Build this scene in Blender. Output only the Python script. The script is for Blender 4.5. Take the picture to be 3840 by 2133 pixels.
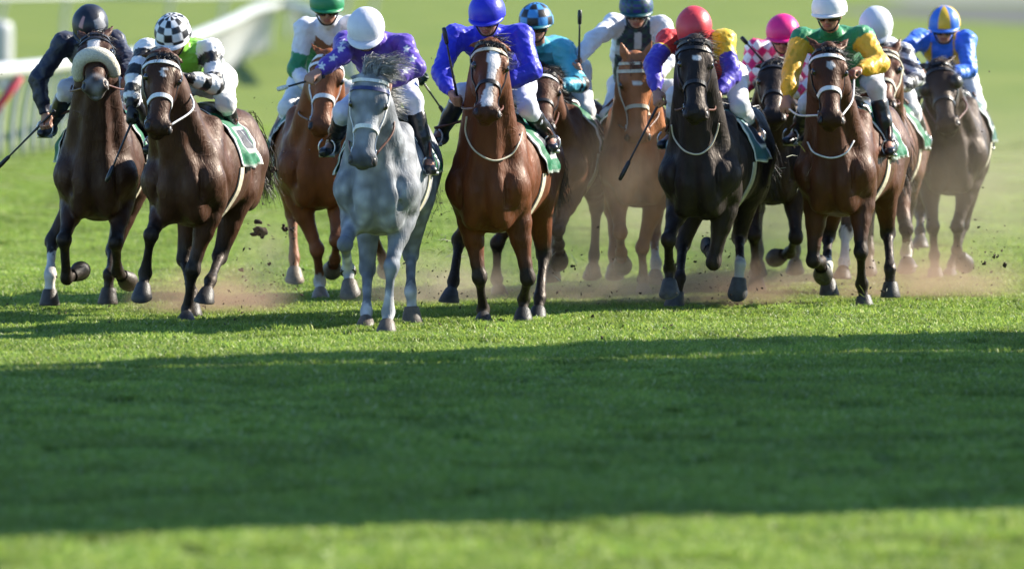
import bpy, bmesh, math, random
import numpy as np
from mathutils import Vector, Matrix
from mathutils.bvhtree import BVHTree

for o in list(bpy.data.objects):
    bpy.data.objects.remove(o, do_unlink=True)
scene = bpy.context.scene
COL = scene.collection
R = math.radians
random.seed(7)
rng = np.random.default_rng(7)

# ------------------------------------------------------------------ camera
FPX = 32645.0                       # focal length in pixels of the 3840 px wide photograph
CAM_H = 2.739
PITCH = math.atan((1066.5 + 238.0) / FPX)
cam = bpy.data.cameras.new('camera')
cam.sensor_width = 36.0
cam.lens = 36.0 * FPX / 3840.0
cam.clip_start = 1.0
cam.clip_end = 6000.0
cam.dof.use_dof = True
cam.dof.focus_distance = 61.5
cam.dof.aperture_fstop = 2.1
camo = bpy.data.objects.new('camera', cam)
camo.location = (0, 0, CAM_H)
camo.rotation_euler = (math.pi / 2 - PITCH, 0, 0)
COL.objects.link(camo)
scene.camera = camo

# ------------------------------------------------------------------ sky, sun, exposure
SUN_AZ, SUN_EL = R(22.0), R(31.0)   # from +X towards +Y (right and behind the horses), above the ground
world = bpy.data.worlds.new('World')
scene.world = world
world.use_nodes = True
nt = world.node_tree
bg = nt.nodes['Background']
sky = nt.nodes.new('ShaderNodeTexSky')
sky.sky_type = 'NISHITA'
sky.sun_disc = False
sky.sun_elevation = SUN_EL
sky.sun_rotation = math.pi / 2 - SUN_AZ
sky.air_density = 1.0
sky.dust_density = 0.2
sky.ozone_density = 6.0
nt.links.new(sky.outputs[0], bg.inputs[0])
bg.inputs[1].default_value = 0.10
sun = bpy.data.lights.new('sun', 'SUN')
sun.energy = 5.0
sun.angle = R(0.55)
sun.color = (1.0, 0.93, 0.80)
suno = bpy.data.objects.new('sun', sun)
sdir = Vector((math.cos(SUN_EL) * math.cos(SUN_AZ), math.cos(SUN_EL) * math.sin(SUN_AZ), math.sin(SUN_EL)))
suno.rotation_euler = sdir.to_track_quat('Z', 'Y').to_euler()
suno.location = (40, 80, 40)
COL.objects.link(suno)
vs = scene.view_settings
vs.view_transform = 'Standard'
vs.look = 'None'
vs.gamma = 1.0
vs.exposure = 1.42
vs.use_curve_mapping = False
scene.cycles.use_denoising = True
scene.cycles.max_bounces = 8
scene.cycles.transparent_max_bounces = 16
scene.cycles.volume_bounces = 1
scene.cycles.volume_step_rate = 2.0
scene.cycles.volume_max_steps = 128
scene.cycles.sample_clamp_indirect = 6.0

# ------------------------------------------------------------------ pixel <-> place helpers (measuring the photograph)
FWD = np.array([0, math.cos(PITCH), -math.sin(PITCH)])
UPC = np.array([0, math.sin(PITCH), math.cos(PITCH)])
CAMP = np.array([0, 0, CAM_H])
def ray(x, y):
    d = FWD + np.array([1.0, 0, 0]) * ((x - 1920.0) / FPX) + UPC * (-(y - 1066.5) / FPX)
    return d / np.linalg.norm(d)
def px_depth(x, y, Y):
    d = ray(x, y)
    return CAMP + d * (Y / d[1])
def px_ground(x, y, z=0.0):
    d = ray(x, y)
    return CAMP + d * ((z - CAM_H) / d[2])
def px_bone(x, y, c, L, sign):
    """point on the line of sight at distance L from joint c (sign -1 nearer, +1 farther)"""
    d = ray(x, y)
    oc = CAMP - c
    b = d @ oc
    disc = b * b - (oc @ oc - L * L)
    if disc < 0:
        p = CAMP + d * (-b)
        v = p - c
        return c + v * min(1.12, 1.0 * np.linalg.norm(v) / L) * L / np.linalg.norm(v)
    return CAMP + d * (-b + sign * math.sqrt(disc))

# ------------------------------------------------------------------ scene helpers
def link(o, parent=None):
    COL.objects.link(o)
    if parent is not None:
        o.parent = parent
    return o
def empty(name, loc=(0, 0, 0), rz=0.0, label=None, cat=None, group=None):
    o = bpy.data.objects.new(name, None)
    o.empty_display_size = 0.2
    o.location = loc
    o.rotation_euler = (0, 0, rz)
    COL.objects.link(o)
    tag(o, label, cat, group)
    return o
def tag(o, label=None, cat=None, group=None, kind=None):
    if label: o['label'] = label
    if cat: o['category'] = cat
    if group: o['group'] = group
    if kind: o['kind'] = kind
    return o
def fast_mesh(name, V, Q, smooth=True, colors=None):
    """V (n,3), Q list of faces or (m,k) array"""
    me = bpy.data.meshes.new(name)
    V = np.asarray(V, dtype=np.float32)
    if isinstance(Q, np.ndarray):
        k = Q.shape[1]
        me.vertices.add(len(V))
        me.vertices.foreach_set('co', V.ravel())
        me.loops.add(Q.size)
        me.loops.foreach_set('vertex_index', Q.astype(np.int32).ravel())
        me.polygons.add(len(Q))
        me.polygons.foreach_set('loop_start', np.arange(0, Q.size, k, dtype=np.int32))
        me.polygons.foreach_set('loop_total', np.full(len(Q), k, dtype=np.int32))
        me.update(calc_edges=True)
    else:
        me.from_pydata([tuple(map(float, v)) for v in V], [], [tuple(map(int, f)) for f in Q])
        me.update()
    if smooth:
        me.polygons.foreach_set('use_smooth', np.ones(len(me.polygons), dtype=bool))
    if colors is not None:
        ca = me.color_attributes.new('Col', 'FLOAT_COLOR', 'POINT')
        c4 = np.ones((len(V), 4), dtype=np.float32)
        c4[:, :3] = colors
        ca.data.foreach_set('color', c4.ravel())
    return me
def mobj(name, V, Q, mat, parent=None, smooth=True, colors=None):
    me = fast_mesh(name, V, Q, smooth, colors)
    if mat is not None:
        me.materials.append(mat)
    o = bpy.data.objects.new(name, me)
    return link(o, parent)

# geometry collectors -------------------------------------------------------
class Geo:
    def __init__(s):
        s.V = []; s.F = []; s.C = []
    def add(s, V, F, col=None):
        n = len(s.V)
        s.V += [tuple(v) for v in V]
        s.F += [tuple(i + n for i in f) for f in F]
        if col is not None:
            s.C += [col] * len(V)
    def box(s, c, r, M=None):
        c = np.array(c); r = np.array(r)
        P = [np.array([sx, sy, sz]) * r for sx in (-1, 1) for sy in (-1, 1) for sz in (-1, 1)]
        if M is not None:
            P = [M @ p for p in P]
        s.add([c + p for p in P], [(0, 1, 3, 2), (4, 6, 7, 5), (0, 4, 5, 1), (2, 3, 7, 6), (0, 2, 6, 4), (1, 5, 7, 3)])
    def tube(s, pts, rad, seg=8, caps=True, col=None):
        pts = [np.array(p, float) for p in pts]
        n = len(pts)
        rads = rad if hasattr(rad, '__len__') else [rad] * n
        rings = []
        up = None
        for i, p in enumerate(pts):
            t = pts[min(i + 1, n - 1)] - pts[max(i - 1, 0)]
            t = t / (np.linalg.norm(t) + 1e-9)
            if up is None:
                a = np.array([0, 0, 1.0]) if abs(t[2]) < 0.9 else np.array([1.0, 0, 0])
            else:
                a = up
            u = a - t * (a @ t); u /= np.linalg.norm(u) + 1e-9
            w = np.cross(t, u)
            up = u
            rings.append([p + rads[i] * (math.cos(2 * math.pi * k / seg) * u + math.sin(2 * math.pi * k / seg) * w) for k in range(seg)])
        V = [v for r in rings for v in r]
        F = []
        for i in range(n - 1):
            for k in range(seg):
                F.append((i * seg + k, i * seg + (k + 1) % seg, (i + 1) * seg + (k + 1) % seg, (i + 1) * seg + k))
        if caps:
            F.append(tuple(reversed(range(seg))))
            F.append(tuple((n - 1) * seg + k for k in range(seg)))
        s.add(V, F, col)
    def build(s, name, mat, parent=None, smooth=True):
        return mobj(name, np.array(s.V), s.F, mat, parent, smooth, np.array(s.C) if s.C else None)

def catmull(pts, n=6):
    pts = [np.array(p, float) for p in pts]
    P = [2 * pts[0] - pts[1]] + pts + [2 * pts[-1] - pts[-2]]
    out = []
    for i in range(1, len(P) - 2):
        for k in range(n):
            t = k / n
            out.append(0.5 * ((2 * P[i]) + (-P[i - 1] + P[i + 1]) * t + (2 * P[i - 1] - 5 * P[i] + 4 * P[i + 1] - P[i + 2]) * t * t
                              + (-P[i - 1] + 3 * P[i] - 3 * P[i + 1] + P[i + 2]) * t ** 3))
    out.append(pts[-1])
    return out

# ------------------------------------------------------------------ signed distance modelling (one continuous skin per body)
class SDF:
    def __init__(s, lo, hi, h):
        s.lo = np.array(lo, float); s.h = h
        s.n = np.ceil((np.array(hi, float) - s.lo) / h).astype(int) + 1
        s.F = np.full(s.n, 0.5, dtype=np.float32)
        s.ax = [s.lo[i] + h * np.arange(s.n[i]) for i in range(3)]
    def _sub(s, lo, hi):
        a = np.clip(np.floor((np.array(lo) - s.lo) / s.h).astype(int), 0, s.n)
        b = np.clip(np.ceil((np.array(hi) - s.lo) / s.h).astype(int) + 1, 0, s.n)
        if np.any(b <= a):
            return None
        sl = tuple(slice(a[i], b[i]) for i in range(3))
        X = s.ax[0][sl[0]][:, None, None].astype(np.float32)
        Y = s.ax[1][sl[1]][None, :, None].astype(np.float32)
        Z = s.ax[2][sl[2]][None, None, :].astype(np.float32)
        return sl, X, Y, Z
    def _mix(s, sl, d, k, op):
        A = s.F[sl]
        if op == 'add':
            if k > 0:
                hh = np.maximum(k - np.abs(A - d), 0) / k
                s.F[sl] = np.minimum(A, d) - hh * hh * k * 0.25
            else:
                s.F[sl] = np.minimum(A, d)
        else:
            if k > 0:
                hh = np.maximum(k - np.abs(A + d), 0) / k
                s.F[sl] = np.maximum(A, -d) + hh * hh * k * 0.25
            else:
                s.F[sl] = np.maximum(A, -d)
    def cone(s, a, b, ra, rb, k=0.03, flat=None, fs=1.0, op='add'):
        a = np.array(a, float); b = np.array(b, float)
        m = max(ra, rb) * max(1, fs) + k + 3 * s.h
        q = s._sub(np.minimum(a, b) - m, np.maximum(a, b) + m)
        if q is None: return
        sl, X, Y, Z = q
        ab = b - a; L2 = ab @ ab + 1e-12
        t = np.clip(((X - a[0]) * ab[0] + (Y - a[1]) * ab[1] + (Z - a[2]) * ab[2]) / L2, 0, 1)
        dx = X - a[0] - t * ab[0]; dy = Y - a[1] - t * ab[1]; dz = Z - a[2] - t * ab[2]
        if flat is not None and abs(fs - 1) > 1e-3:
            w = np.array(flat, float); w /= np.linalg.norm(w)
            qw = (dx * w[0] + dy * w[1] + dz * w[2]) * (1 / fs - 1)
            dx = dx + qw * w[0]; dy = dy + qw * w[1]; dz = dz + qw * w[2]
        d = np.sqrt(dx * dx + dy * dy + dz * dz) - (ra + t * (rb - ra))
        if fs < 1: d = d * (0.5 + 0.5 * fs)
        s._mix(sl, d.astype(np.float32), k, op)
    def chain(s, pts, rads, k=0.03, flat=None, fs=None):
        for i in range(len(pts) - 1):
            s.cone(pts[i], pts[i + 1], rads[i], rads[i + 1], k, flat, 1.0 if fs is None else 0.5 * (fs[i] + fs[i + 1]))
    def ell(s, c, r, k=0.03, M=None, op='add'):
        c = np.array(c, float); r = np.array(r, float)
        m = r.max() + k + 3 * s.h if M is not None else r + k + 3 * s.h
        q = s._sub(c - m, c + m)
        if q is None: return
        sl, X, Y, Z = q
        dx = X - c[0]; dy = Y - c[1]; dz = Z - c[2]
        if M is not None:                      # rows of M: the ellipsoid's own axes
            M = np.array(M, float)
            e = [(dx * M[i][0] + dy * M[i][1] + dz * M[i][2]) / r[i] for i in range(3)]
        else:
            e = [dx / r[0], dy / r[1], dz / r[2]]
        l1 = np.sqrt(e[0] ** 2 + e[1] ** 2 + e[2] ** 2)
        l2 = np.sqrt((e[0] / (r[0] if M is None else r[0])) ** 2 + (e[1] / r[1]) ** 2 + (e[2] / r[2]) ** 2) + 1e-6
        d = l1 * (l1 - 1) / l2
        s._mix(sl, d.astype(np.float32), k, op)
    def wrinkle(s, amp, freq, seed=0, n=7, stretch=(1, 1, 1), ridged=False):
        r = np.random.default_rng(seed)
        X = s.ax[0][:, None, None] * stretch[0]; Y = s.ax[1][None, :, None] * stretch[1]; Z = s.ax[2][None, None, :] * stretch[2]
        band = np.abs(s.F) < 4 * s.h + amp * 2
        idx = np.nonzero(band)
        x = s.ax[0][idx[0]] * stretch[0]; y = s.ax[1][idx[1]] * stretch[1]; z = s.ax[2][idx[2]] * stretch[2]
        acc = np.zeros(len(x))
        wx = 0.35 * np.sin(freq * 0.6 * y + 1.3) ; wz = 0.35 * np.sin(freq * 0.5 * x + 0.4)
        for i in range(n):
            v = r.normal(size=3); v /= np.linalg.norm(v)
            f = freq * (0.6 + 1.2 * r.random())
            w_ = np.sin(f * (v[0] * x + v[1] * y + v[2] * z) + r.random() * 6.28 + 1.5 * np.sin(f * 0.37 * (v[1] * x + v[2] * y + v[0] * z) + i))
            acc += (2 * np.abs(w_) - 1.27) if ridged else w_
        s.F[idx] += (amp * acc / math.sqrt(n)).astype(np.float32)
    def mesh(s, smooth=1):
        F = s.F
        nx, ny, nz = F.shape
        ins = F < 0
        c = [ins[dx:nx - 1 + dx, dy:ny - 1 + dy, dz:nz - 1 + dz] for dx in (0, 1) for dy in (0, 1) for dz in (0, 1)]
        cnt = sum(x.astype(np.int8) for x in c)
        act = (cnt > 0) & (cnt < 8)
        I = np.argwhere(act)
        idx = np.full(act.shape, -1, dtype=np.int32)
        idx[act] = np.arange(len(I))
        corners = [(dx, dy, dz) for dx in (0, 1) for dy in (0, 1) for dz in (0, 1)]
        val = np.stack([F[I[:, 0] + a, I[:, 1] + b, I[:, 2] + g] for a, b, g in corners], 1)
        acc = np.zeros((len(I), 3)); num = np.zeros(len(I))
        for i in range(8):
            for j in range(i + 1, 8):
                df = [abs(corners[i][q] - corners[j][q]) for q in range(3)]
                if sum(df) != 1: continue
                v0 = val[:, i]; v1 = val[:, j]
                m = (v0 < 0) != (v1 < 0)
                t = v0[m] / (v0[m] - v1[m])
                p = np.array(corners[i])[None] + t[:, None] * (np.array(corners[j]) - np.array(corners[i]))[None]
                acc[m] += p; num[m] += 1
        V = s.lo + s.h * (I + acc / num[:, None])
        quads = []
        for ax in range(3):
            A = ins
            sl0 = [slice(None)] * 3; sl1 = [slice(None)] * 3
            sl0[ax] = slice(0, -1); sl1[ax] = slice(1, None)
            a0 = A[tuple(sl0)]; a1 = A[tuple(sl1)]
            ch = a0 != a1
            o1, o2 = (ax + 1) % 3, (ax + 2) % 3
            E = np.argwhere(ch)
            ok = (E[:, o1] > 0) & (E[:, o2] > 0) & (E[:, o1] < idx.shape[o1]) & (E[:, o2] < idx.shape[o2])
            E = E[ok]
            def g(d1, d2):
                e = E.copy(); e[:, o1] += d1; e[:, o2] += d2
                return idx[e[:, 0], e[:, 1], e[:, 2]]
            q = np.stack([g(-1, -1), g(0, -1), g(0, 0), g(-1, 0)], 1)
            inside0 = a0[E[:, 0], E[:, 1], E[:, 2]]
            q[~inside0] = q[~inside0][:, ::-1]
            quads.append(q)
        Q = np.concatenate(quads)
        Q = Q[(Q >= 0).all(1)]
        for _ in range(smooth):
            acc = np.zeros_like(V); n = np.zeros(len(V))
            for i in range(4):
                a = Q[:, i]; b = Q[:, (i + 1) % 4]
                for k3 in range(3):
                    acc[:, k3] += np.bincount(a, V[b, k3], len(V)) + np.bincount(b, V[a, k3], len(V))
                n += np.bincount(a, minlength=len(V)) + np.bincount(b, minlength=len(V))
            V = 0.45 * V + 0.55 * acc / np.maximum(n, 1)[:, None]
        return V, Q

def seg_param(V, a, b):
    a = np.array(a, float); b = np.array(b, float); ab = b - a
    t = np.clip((V - a) @ ab / (ab @ ab + 1e-12), 0, 1)
    return t, np.linalg.norm(V - a - t[:, None] * ab, axis=1)
def sstep(e0, e1, x):
    t = np.clip((x - e0) / (e1 - e0), 0, 1)
    return t * t * (3 - 2 * t)
def mix(c0, c1, m):
    return c0 * (1 - m[:, None]) + np.array(c1)[None] * m[:, None]
def unit(v):
    v = np.array(v, float)
    return v / (np.linalg.norm(v) + 1e-12)

# ------------------------------------------------------------------ materials
def nmat(name):
    m = bpy.data.materials.new(name)
    m.use_nodes = True
    return m, m.node_tree, m.node_tree.nodes['Principled BSDF']
def simple(name, col, rough=0.5, metal=0.0, spec=0.5, nscale=None, nam=0.15, bump=0.0, bscale=200.0, coat=0.0):
    m, t, p = nmat(name)
    p.inputs['Roughness'].default_value = rough
    p.inputs['Metallic'].default_value = metal
    p.inputs['Specular IOR Level'].default_value = spec
    p.inputs['Coat Weight'].default_value = coat
    p.inputs['Base Color'].default_value = (*col, 1)
    tc = t.nodes.new('ShaderNodeTexCoord')
    n = t.nodes.new('ShaderNodeTexNoise'); n.inputs['Scale'].default_value = nscale or 12.0; n.inputs['Detail'].default_value = 5
    t.links.new(tc.outputs['Object'], n.inputs['Vector'])
    mr = t.nodes.new('ShaderNodeMapRange'); mr.inputs[1].default_value = 0.3; mr.inputs[2].default_value = 0.7
    mr.inputs[3].default_value = 1 - nam; mr.inputs[4].default_value = 1 + nam
    t.links.new(n.outputs[0], mr.inputs[0])
    mx = t.nodes.new('ShaderNodeMix'); mx.data_type = 'RGBA'; mx.blend_type = 'MULTIPLY'; mx.inputs[0].default_value = 1
    mx.inputs[6].default_value = (*col, 1)
    t.links.new(mr.outputs[0], mx.inputs[7])
    t.links.new(mx.outputs[2], p.inputs['Base Color'])
    if bump > 0:
        n2 = t.nodes.new('ShaderNodeTexNoise'); n2.inputs['Scale'].default_value = bscale; n2.inputs['Detail'].default_value = 3
        t.links.new(tc.outputs['Object'], n2.inputs['Vector'])
        b = t.nodes.new('ShaderNodeBump'); b.inputs['Strength'].default_value = bump; b.inputs['Distance'].default_value = 0.01
        t.links.new(n2.outputs[0], b.inputs['Height'])
        t.links.new(b.outputs[0], p.inputs['Normal'])
    return m
def attr_mat(name, rough=0.5, spec=0.5, nscale=9.0, nam=0.2, bump=0.15, bscale=60.0, stretch=(1, 1, 1), sheen=0.0, coat=0.0, dapple=0.0):
    m, t, p = nmat(name)
    p.inputs['Roughness'].default_value = rough
    p.inputs['Specular IOR Level'].default_value = spec
    p.inputs['Sheen Weight'].default_value = sheen
    p.inputs['Coat Weight'].default_value = coat
    a = t.nodes.new('ShaderNodeAttribute'); a.attribute_name = 'Col'
    tc = t.nodes.new('ShaderNodeTexCoord')
    mp = t.nodes.new('ShaderNodeMapping'); mp.inputs['Scale'].default_value = stretch
    t.links.new(tc.outputs['Object'], mp.inputs[0])
    n = t.nodes.new('ShaderNodeTexNoise'); n.inputs['Scale'].default_value = nscale; n.inputs['Detail'].default_value = 6
    t.links.new(mp.outputs[0], n.inputs['Vector'])
    mr = t.nodes.new('ShaderNodeMapRange'); mr.inputs[1].default_value = 0.3; mr.inputs[2].default_value = 0.7
    mr.inputs[3].default_value = 1 - nam; mr.inputs[4].default_value = 1 + nam
    t.links.new(n.outputs[0], mr.inputs[0])
    mx = t.nodes.new('ShaderNodeMix'); mx.data_type = 'RGBA'; mx.blend_type = 'MULTIPLY'; mx.inputs[0].default_value = 1
    t.links.new(a.outputs['Color'], mx.inputs[6]); t.links.new(mr.outputs[0], mx.inputs[7])
    last = mx.outputs[2]
    if dapple > 0:
        vo = t.nodes.new('ShaderNodeTexVoronoi'); vo.inputs['Scale'].default_value = 13.0; vo.feature = 'SMOOTH_F1'
        t.links.new(tc.outputs['Object'], vo.inputs['Vector'])
        m2 = t.nodes.new('ShaderNodeMapRange'); m2.inputs[1].default_value = 0.1; m2.inputs[2].default_value = 0.6
        m2.inputs[3].default_value = 1 + dapple; m2.inputs[4].default_value = 1 - dapple
        t.links.new(vo.outputs['Distance'], m2.inputs[0])
        mx2 = t.nodes.new('ShaderNodeMix'); mx2.data_type = 'RGBA'; mx2.blend_type = 'MULTIPLY'; mx2.inputs[0].default_value = 1
        t.links.new(last, mx2.inputs[6]); t.links.new(m2.outputs[0], mx2.inputs[7])
        last = mx2.outputs[2]
    t.links.new(last, p.inputs['Base Color'])
    n2 = t.nodes.new('ShaderNodeTexNoise'); n2.inputs['Scale'].default_value = bscale; n2.inputs['Detail'].default_value = 4
    t.links.new(mp.outputs[0], n2.inputs['Vector'])
    b = t.nodes.new('ShaderNodeBump'); b.inputs['Strength'].default_value = bump; b.inputs['Distance'].default_value = 0.012
    t.links.new(n2.outputs[0], b.inputs['Height'])
    t.links.new(b.outputs[0], p.inputs['Normal'])
    return m

def coat_mat(name, rough, spec, nam, dapple=0.0):
    m = attr_mat(name, rough=rough, spec=spec, nscale=7.0, nam=nam, bump=0.0, stretch=(1, 1, 0.4), dapple=dapple)
    t = m.node_tree; p = t.nodes['Principled BSDF']
    for l in list(p.inputs['Normal'].links): t.links.remove(l)
    tc = t.nodes.new('ShaderNodeTexCoord')
    def noise(sc, det, st, dist=0.0):
        mp = t.nodes.new('ShaderNodeMapping'); mp.inputs['Scale'].default_value = st
        t.links.new(tc.outputs['Object'], mp.inputs[0])
        n = t.nodes.new('ShaderNodeTexNoise'); n.inputs['Scale'].default_value = sc; n.inputs['Detail'].default_value = det
        n.inputs['Distortion'].default_value = dist
        t.links.new(mp.outputs[0], n.inputs['Vector'])
        return n
    n1 = noise(9.0, 2.0, (1, 1, .55), .6)                    # muscle and skin folds
    n2 = noise(70.0, 3.0, (1, 1, .25))                       # lie of the hair, sweat streaks
    n3 = noise(6.0, 1.0, (1, 1, 1), 1.2)                     # veins: ridges of a smooth noise
    sub = t.nodes.new('ShaderNodeMath'); sub.operation = 'SUBTRACT'; t.links.new(n3.outputs[0], sub.inputs[0]); sub.inputs[1].default_value = .5
    ab = t.nodes.new('ShaderNodeMath'); ab.operation = 'ABSOLUTE'; t.links.new(sub.outputs[0], ab.inputs[0])
    vr = t.nodes.new('ShaderNodeMapRange'); vr.interpolation_type = 'SMOOTHSTEP'; vr.inputs[1].default_value = 0; vr.inputs[2].default_value = .03; vr.inputs[3].default_value = 1; vr.inputs[4].default_value = 0
    t.links.new(ab.outputs[0], vr.inputs[0])
    prev = None
    for n, st, di in ((n1.outputs[0], .20, .05), (vr.outputs[0], .22, .005), (n2.outputs[0], .60, .007)):
        b = t.nodes.new('ShaderNodeBump'); b.inputs['Strength'].default_value = st; b.inputs['Distance'].default_value = di
        t.links.new(n, b.inputs['Height'])
        if prev: t.links.new(prev.outputs[0], b.inputs['Normal'])
        prev = b
    t.links.new(prev.outputs[0], p.inputs['Normal'])
    rr = t.nodes.new('ShaderNodeMapRange'); rr.inputs[1].default_value = .35; rr.inputs[2].default_value = .65; rr.inputs[3].default_value = rough - .12; rr.inputs[4].default_value = rough + .16
    n4 = noise(14.0, 4.0, (1, 1, .35))
    t.links.new(n4.outputs[0], rr.inputs[0]); t.links.new(rr.outputs[0], p.inputs['Roughness'])
    return m
M_coat = coat_mat('horse_coat', 0.52, 0.36, 0.36)
M_coat.node_tree.nodes['Principled BSDF'].inputs['Specular Tint'].default_value = (1.0, .80, .66, 1)
M_grey = coat_mat('grey_coat', 0.60, 0.22, 0.20, dapple=0.38)
M_silk = attr_mat('racing_silk', rough=0.48, spec=0.5, nscale=20.0, nam=0.08, bump=0.3, bscale=40.0, sheen=0.1)
M_breech = attr_mat('breeches_cloth', rough=0.55, spec=0.35, nscale=16.0, nam=0.06, bump=0.35, bscale=30.0)
M_skin = attr_mat('skin', rough=0.5, spec=0.4, nscale=25.0, nam=0.10, bump=0.1, bscale=120.0)
M_boot = attr_mat('boot_leather', rough=0.32, spec=0.5, nscale=20.0, nam=0.25, bump=0.25, bscale=40.0)
M_helm = attr_mat('helmet_cover', rough=0.42, spec=0.5, nscale=18.0, nam=0.06, bump=0.15, bscale=40.0)
M_cloth = attr_mat('saddle_cloth', rough=0.6, spec=0.3, nscale=20.0, nam=0.12, bump=0.5, bscale=30.0)
M_hair = attr_mat('horse_hair', rough=0.45, spec=0.5, nscale=30.0, nam=0.3, bump=0.0)
M_hoof = attr_mat('hoof_horn', rough=0.5, spec=0.4, nscale=30.0, nam=0.3, bump=0.3, bscale=90.0)
M_white_strap = simple('white_strap', (0.72, 0.72, 0.72), 0.45, nscale=40, nam=0.12)
M_black_strap = simple('black_strap', (0.018, 0.016, 0.016), 0.4, nscale=40, nam=0.3)
M_brown_strap = simple('brown_strap', (0.11, 0.035, 0.02), 0.45, nscale=40, nam=0.3)
M_blue_strap = simple('navy_strap', (0.02, 0.03, 0.13), 0.45, nscale=40, nam=0.2)
M_cream_strap = simple('cream_strap', (0.55, 0.5, 0.38), 0.6, nscale=40, nam=0.15)
M_fleece = simple('fleece', (0.62, 0.58, 0.48), 0.95, nscale=60, nam=0.15, bump=0.9, bscale=120)
M_eye = simple('horse_eye', (0.008, 0.005, 0.004), 0.06, spec=0.7, coat=0.5)
M_lens = simple('goggle_lens', (0.012, 0.011, 0.012), 0.08, spec=0.7, nam=0.1)
M_steel = simple('steel', (0.55, 0.55, 0.56), 0.3, metal=0.9, nscale=40)
M_whip = simple('whip_black', (0.012, 0.012, 0.014), 0.35, nscale=40, nam=0.3)
M_whip_white = simple('whip_white', (0.7, 0.68, 0.62), 0.5, nscale=60, nam=0.2)
M_soil = simple('soil', (0.045, 0.028, 0.018), 0.95, nscale=30, nam=0.5, bump=0.8, bscale=60)
M_railwhite = simple('rail_white', (0.42, 0.42, 0.41), 0.4, nscale=3, nam=0.08)
M_red = simple('red_paint', (0.45, 0.03, 0.05), 0.45, nscale=6, nam=0.15)

# ================================================================== SETTING
def ground_material():
    m, t, p = nmat('turf_ground')
    p.inputs['Roughness'].default_value = 0.9
    p.inputs['Specular IOR Level'].default_value = 0.15
    tc = t.nodes.new('ShaderNodeTexCoord')
    mp = t.nodes.new('ShaderNodeMapping'); mp.inputs['Scale'].default_value = (1, 0.22, 1)
    t.links.new(tc.outputs['Object'], mp.inputs[0])
    n1 = t.nodes.new('ShaderNodeTexNoise'); n1.inputs['Scale'].default_value = 0.35; n1.inputs['Detail'].default_value = 6; n1.inputs['Roughness'].default_value = 0.6
    t.links.new(mp.outputs[0], n1.inputs['Vector'])
    n2 = t.nodes.new('ShaderNodeTexNoise'); n2.inputs['Scale'].default_value = 9.0; n2.inputs['Detail'].default_value = 8
    t.links.new(tc.outputs['Object'], n2.inputs['Vector'])
    cr = t.nodes.new('ShaderNodeValToRGB')
    cr.color_ramp.elements[0].position = 0.30; cr.color_ramp.elements[0].color = (0.100, 0.152, 0.022, 1)
    cr.color_ramp.elements[1].position = 0.70; cr.color_ramp.elements[1].color = (0.162, 0.202, 0.036, 1)
    t.links.new(n1.outputs[0], cr.inputs[0])
    mr = t.nodes.new('ShaderNodeMapRange'); mr.inputs[1].default_value = 0.3; mr.inputs[2].default_value = 0.7
    mr.inputs[3].default_value = 0.72; mr.inputs[4].default_value = 1.2
    t.links.new(n2.outputs[0], mr.inputs[0])
    mx = t.nodes.new('ShaderNodeMix'); mx.data_type = 'RGBA'; mx.blend_type = 'MULTIPLY'; mx.inputs[0].default_value = 1
    t.links.new(cr.outputs[0], mx.inputs[6]); t.links.new(mr.outputs[0], mx.inputs[7])
    # bare patches of trodden soil
    n3 = t.nodes.new('ShaderNodeTexNoise'); n3.inputs['Scale'].default_value = 0.9; n3.inputs['Detail'].default_value = 5
    t.links.new(mp.outputs[0], n3.inputs['Vector'])
    m3 = t.nodes.new('ShaderNodeMapRange'); m3.inputs[1].default_value = 0.62; m3.inputs[2].default_value = 0.78; m3.inputs[3].default_value = 0; m3.inputs[4].default_value = 0.55
    t.links.new(n3.outputs[0], m3.inputs[0])
    mx3 = t.nodes.new('ShaderNodeMix'); mx3.data_type = 'RGBA'
    t.links.new(m3.outputs[0], mx3.inputs[0]); t.links.new(mx.outputs[2], mx3.inputs[6])
    mx3.inputs[7].default_value = (0.19, 0.165, 0.075, 1)
    t.links.new(mx3.outputs[2], p.inputs['Base Color'])
    b = t.nodes.new('ShaderNodeBump'); b.inputs['Strength'].default_value = 0.8; b.inputs['Distance'].default_value = 0.05
    t.links.new(n2.outputs[0], b.inputs['Height']); t.links.new(b.outputs[0], p.inputs['Normal'])
    return m
M_ground = ground_material()
gv, gf = [], []
ys = [-300, 0, 30, 80, 150, 300, 700, 1500, 5500]
xs = [-4000, -600, -60, 0, 60, 600, 4000]
for y in ys:
    for x in xs:
        gv.append((x, y, 0))
for j in range(len(ys) - 1):
    for i in range(len(xs) - 1):
        a = j * len(xs) + i
        gf.append((a, a + 1, a + len(xs) + 1, a + len(xs)))
ground = mobj('ground', gv, gf, M_ground, smooth=False)
tag(ground, 'wide green turf of the racecourse', 'turf', kind='structure')

# distant sand track across the top of the picture
M_sand = simple('sand_track', (0.15, 0.15, 0.135), 0.9, nscale=0.3, nam=0.15, bump=0.4, bscale=3)
def sheet(name, pts, z, mat, label, cat):
    o = mobj(name, [(x, y, z) for x, y in pts], [tuple(range(len(pts)))], mat, smooth=False)
    tag(o, label, cat, kind='structure')
    return o
sheet('sand_track', [(16.5, 360), (40, 350), (60, 352), (60, 410), (16.5, 410)], 0.006, M_sand,
      'pale sandy track in the far top right corner', 'track')
M_dirt = simple('dark_earth', (0.055, 0.058, 0.042), 0.95, nscale=0.5, nam=0.2, bump=0.4, bscale=3)
sheet('earth_strip', [(11.2, 322), (13.2, 296), (16.0, 266), (60, 250), (60, 346), (16, 342)], 0.004, M_dirt,
      'dull dark earth strip in front of the far sandy track', 'earth strip')

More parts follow.
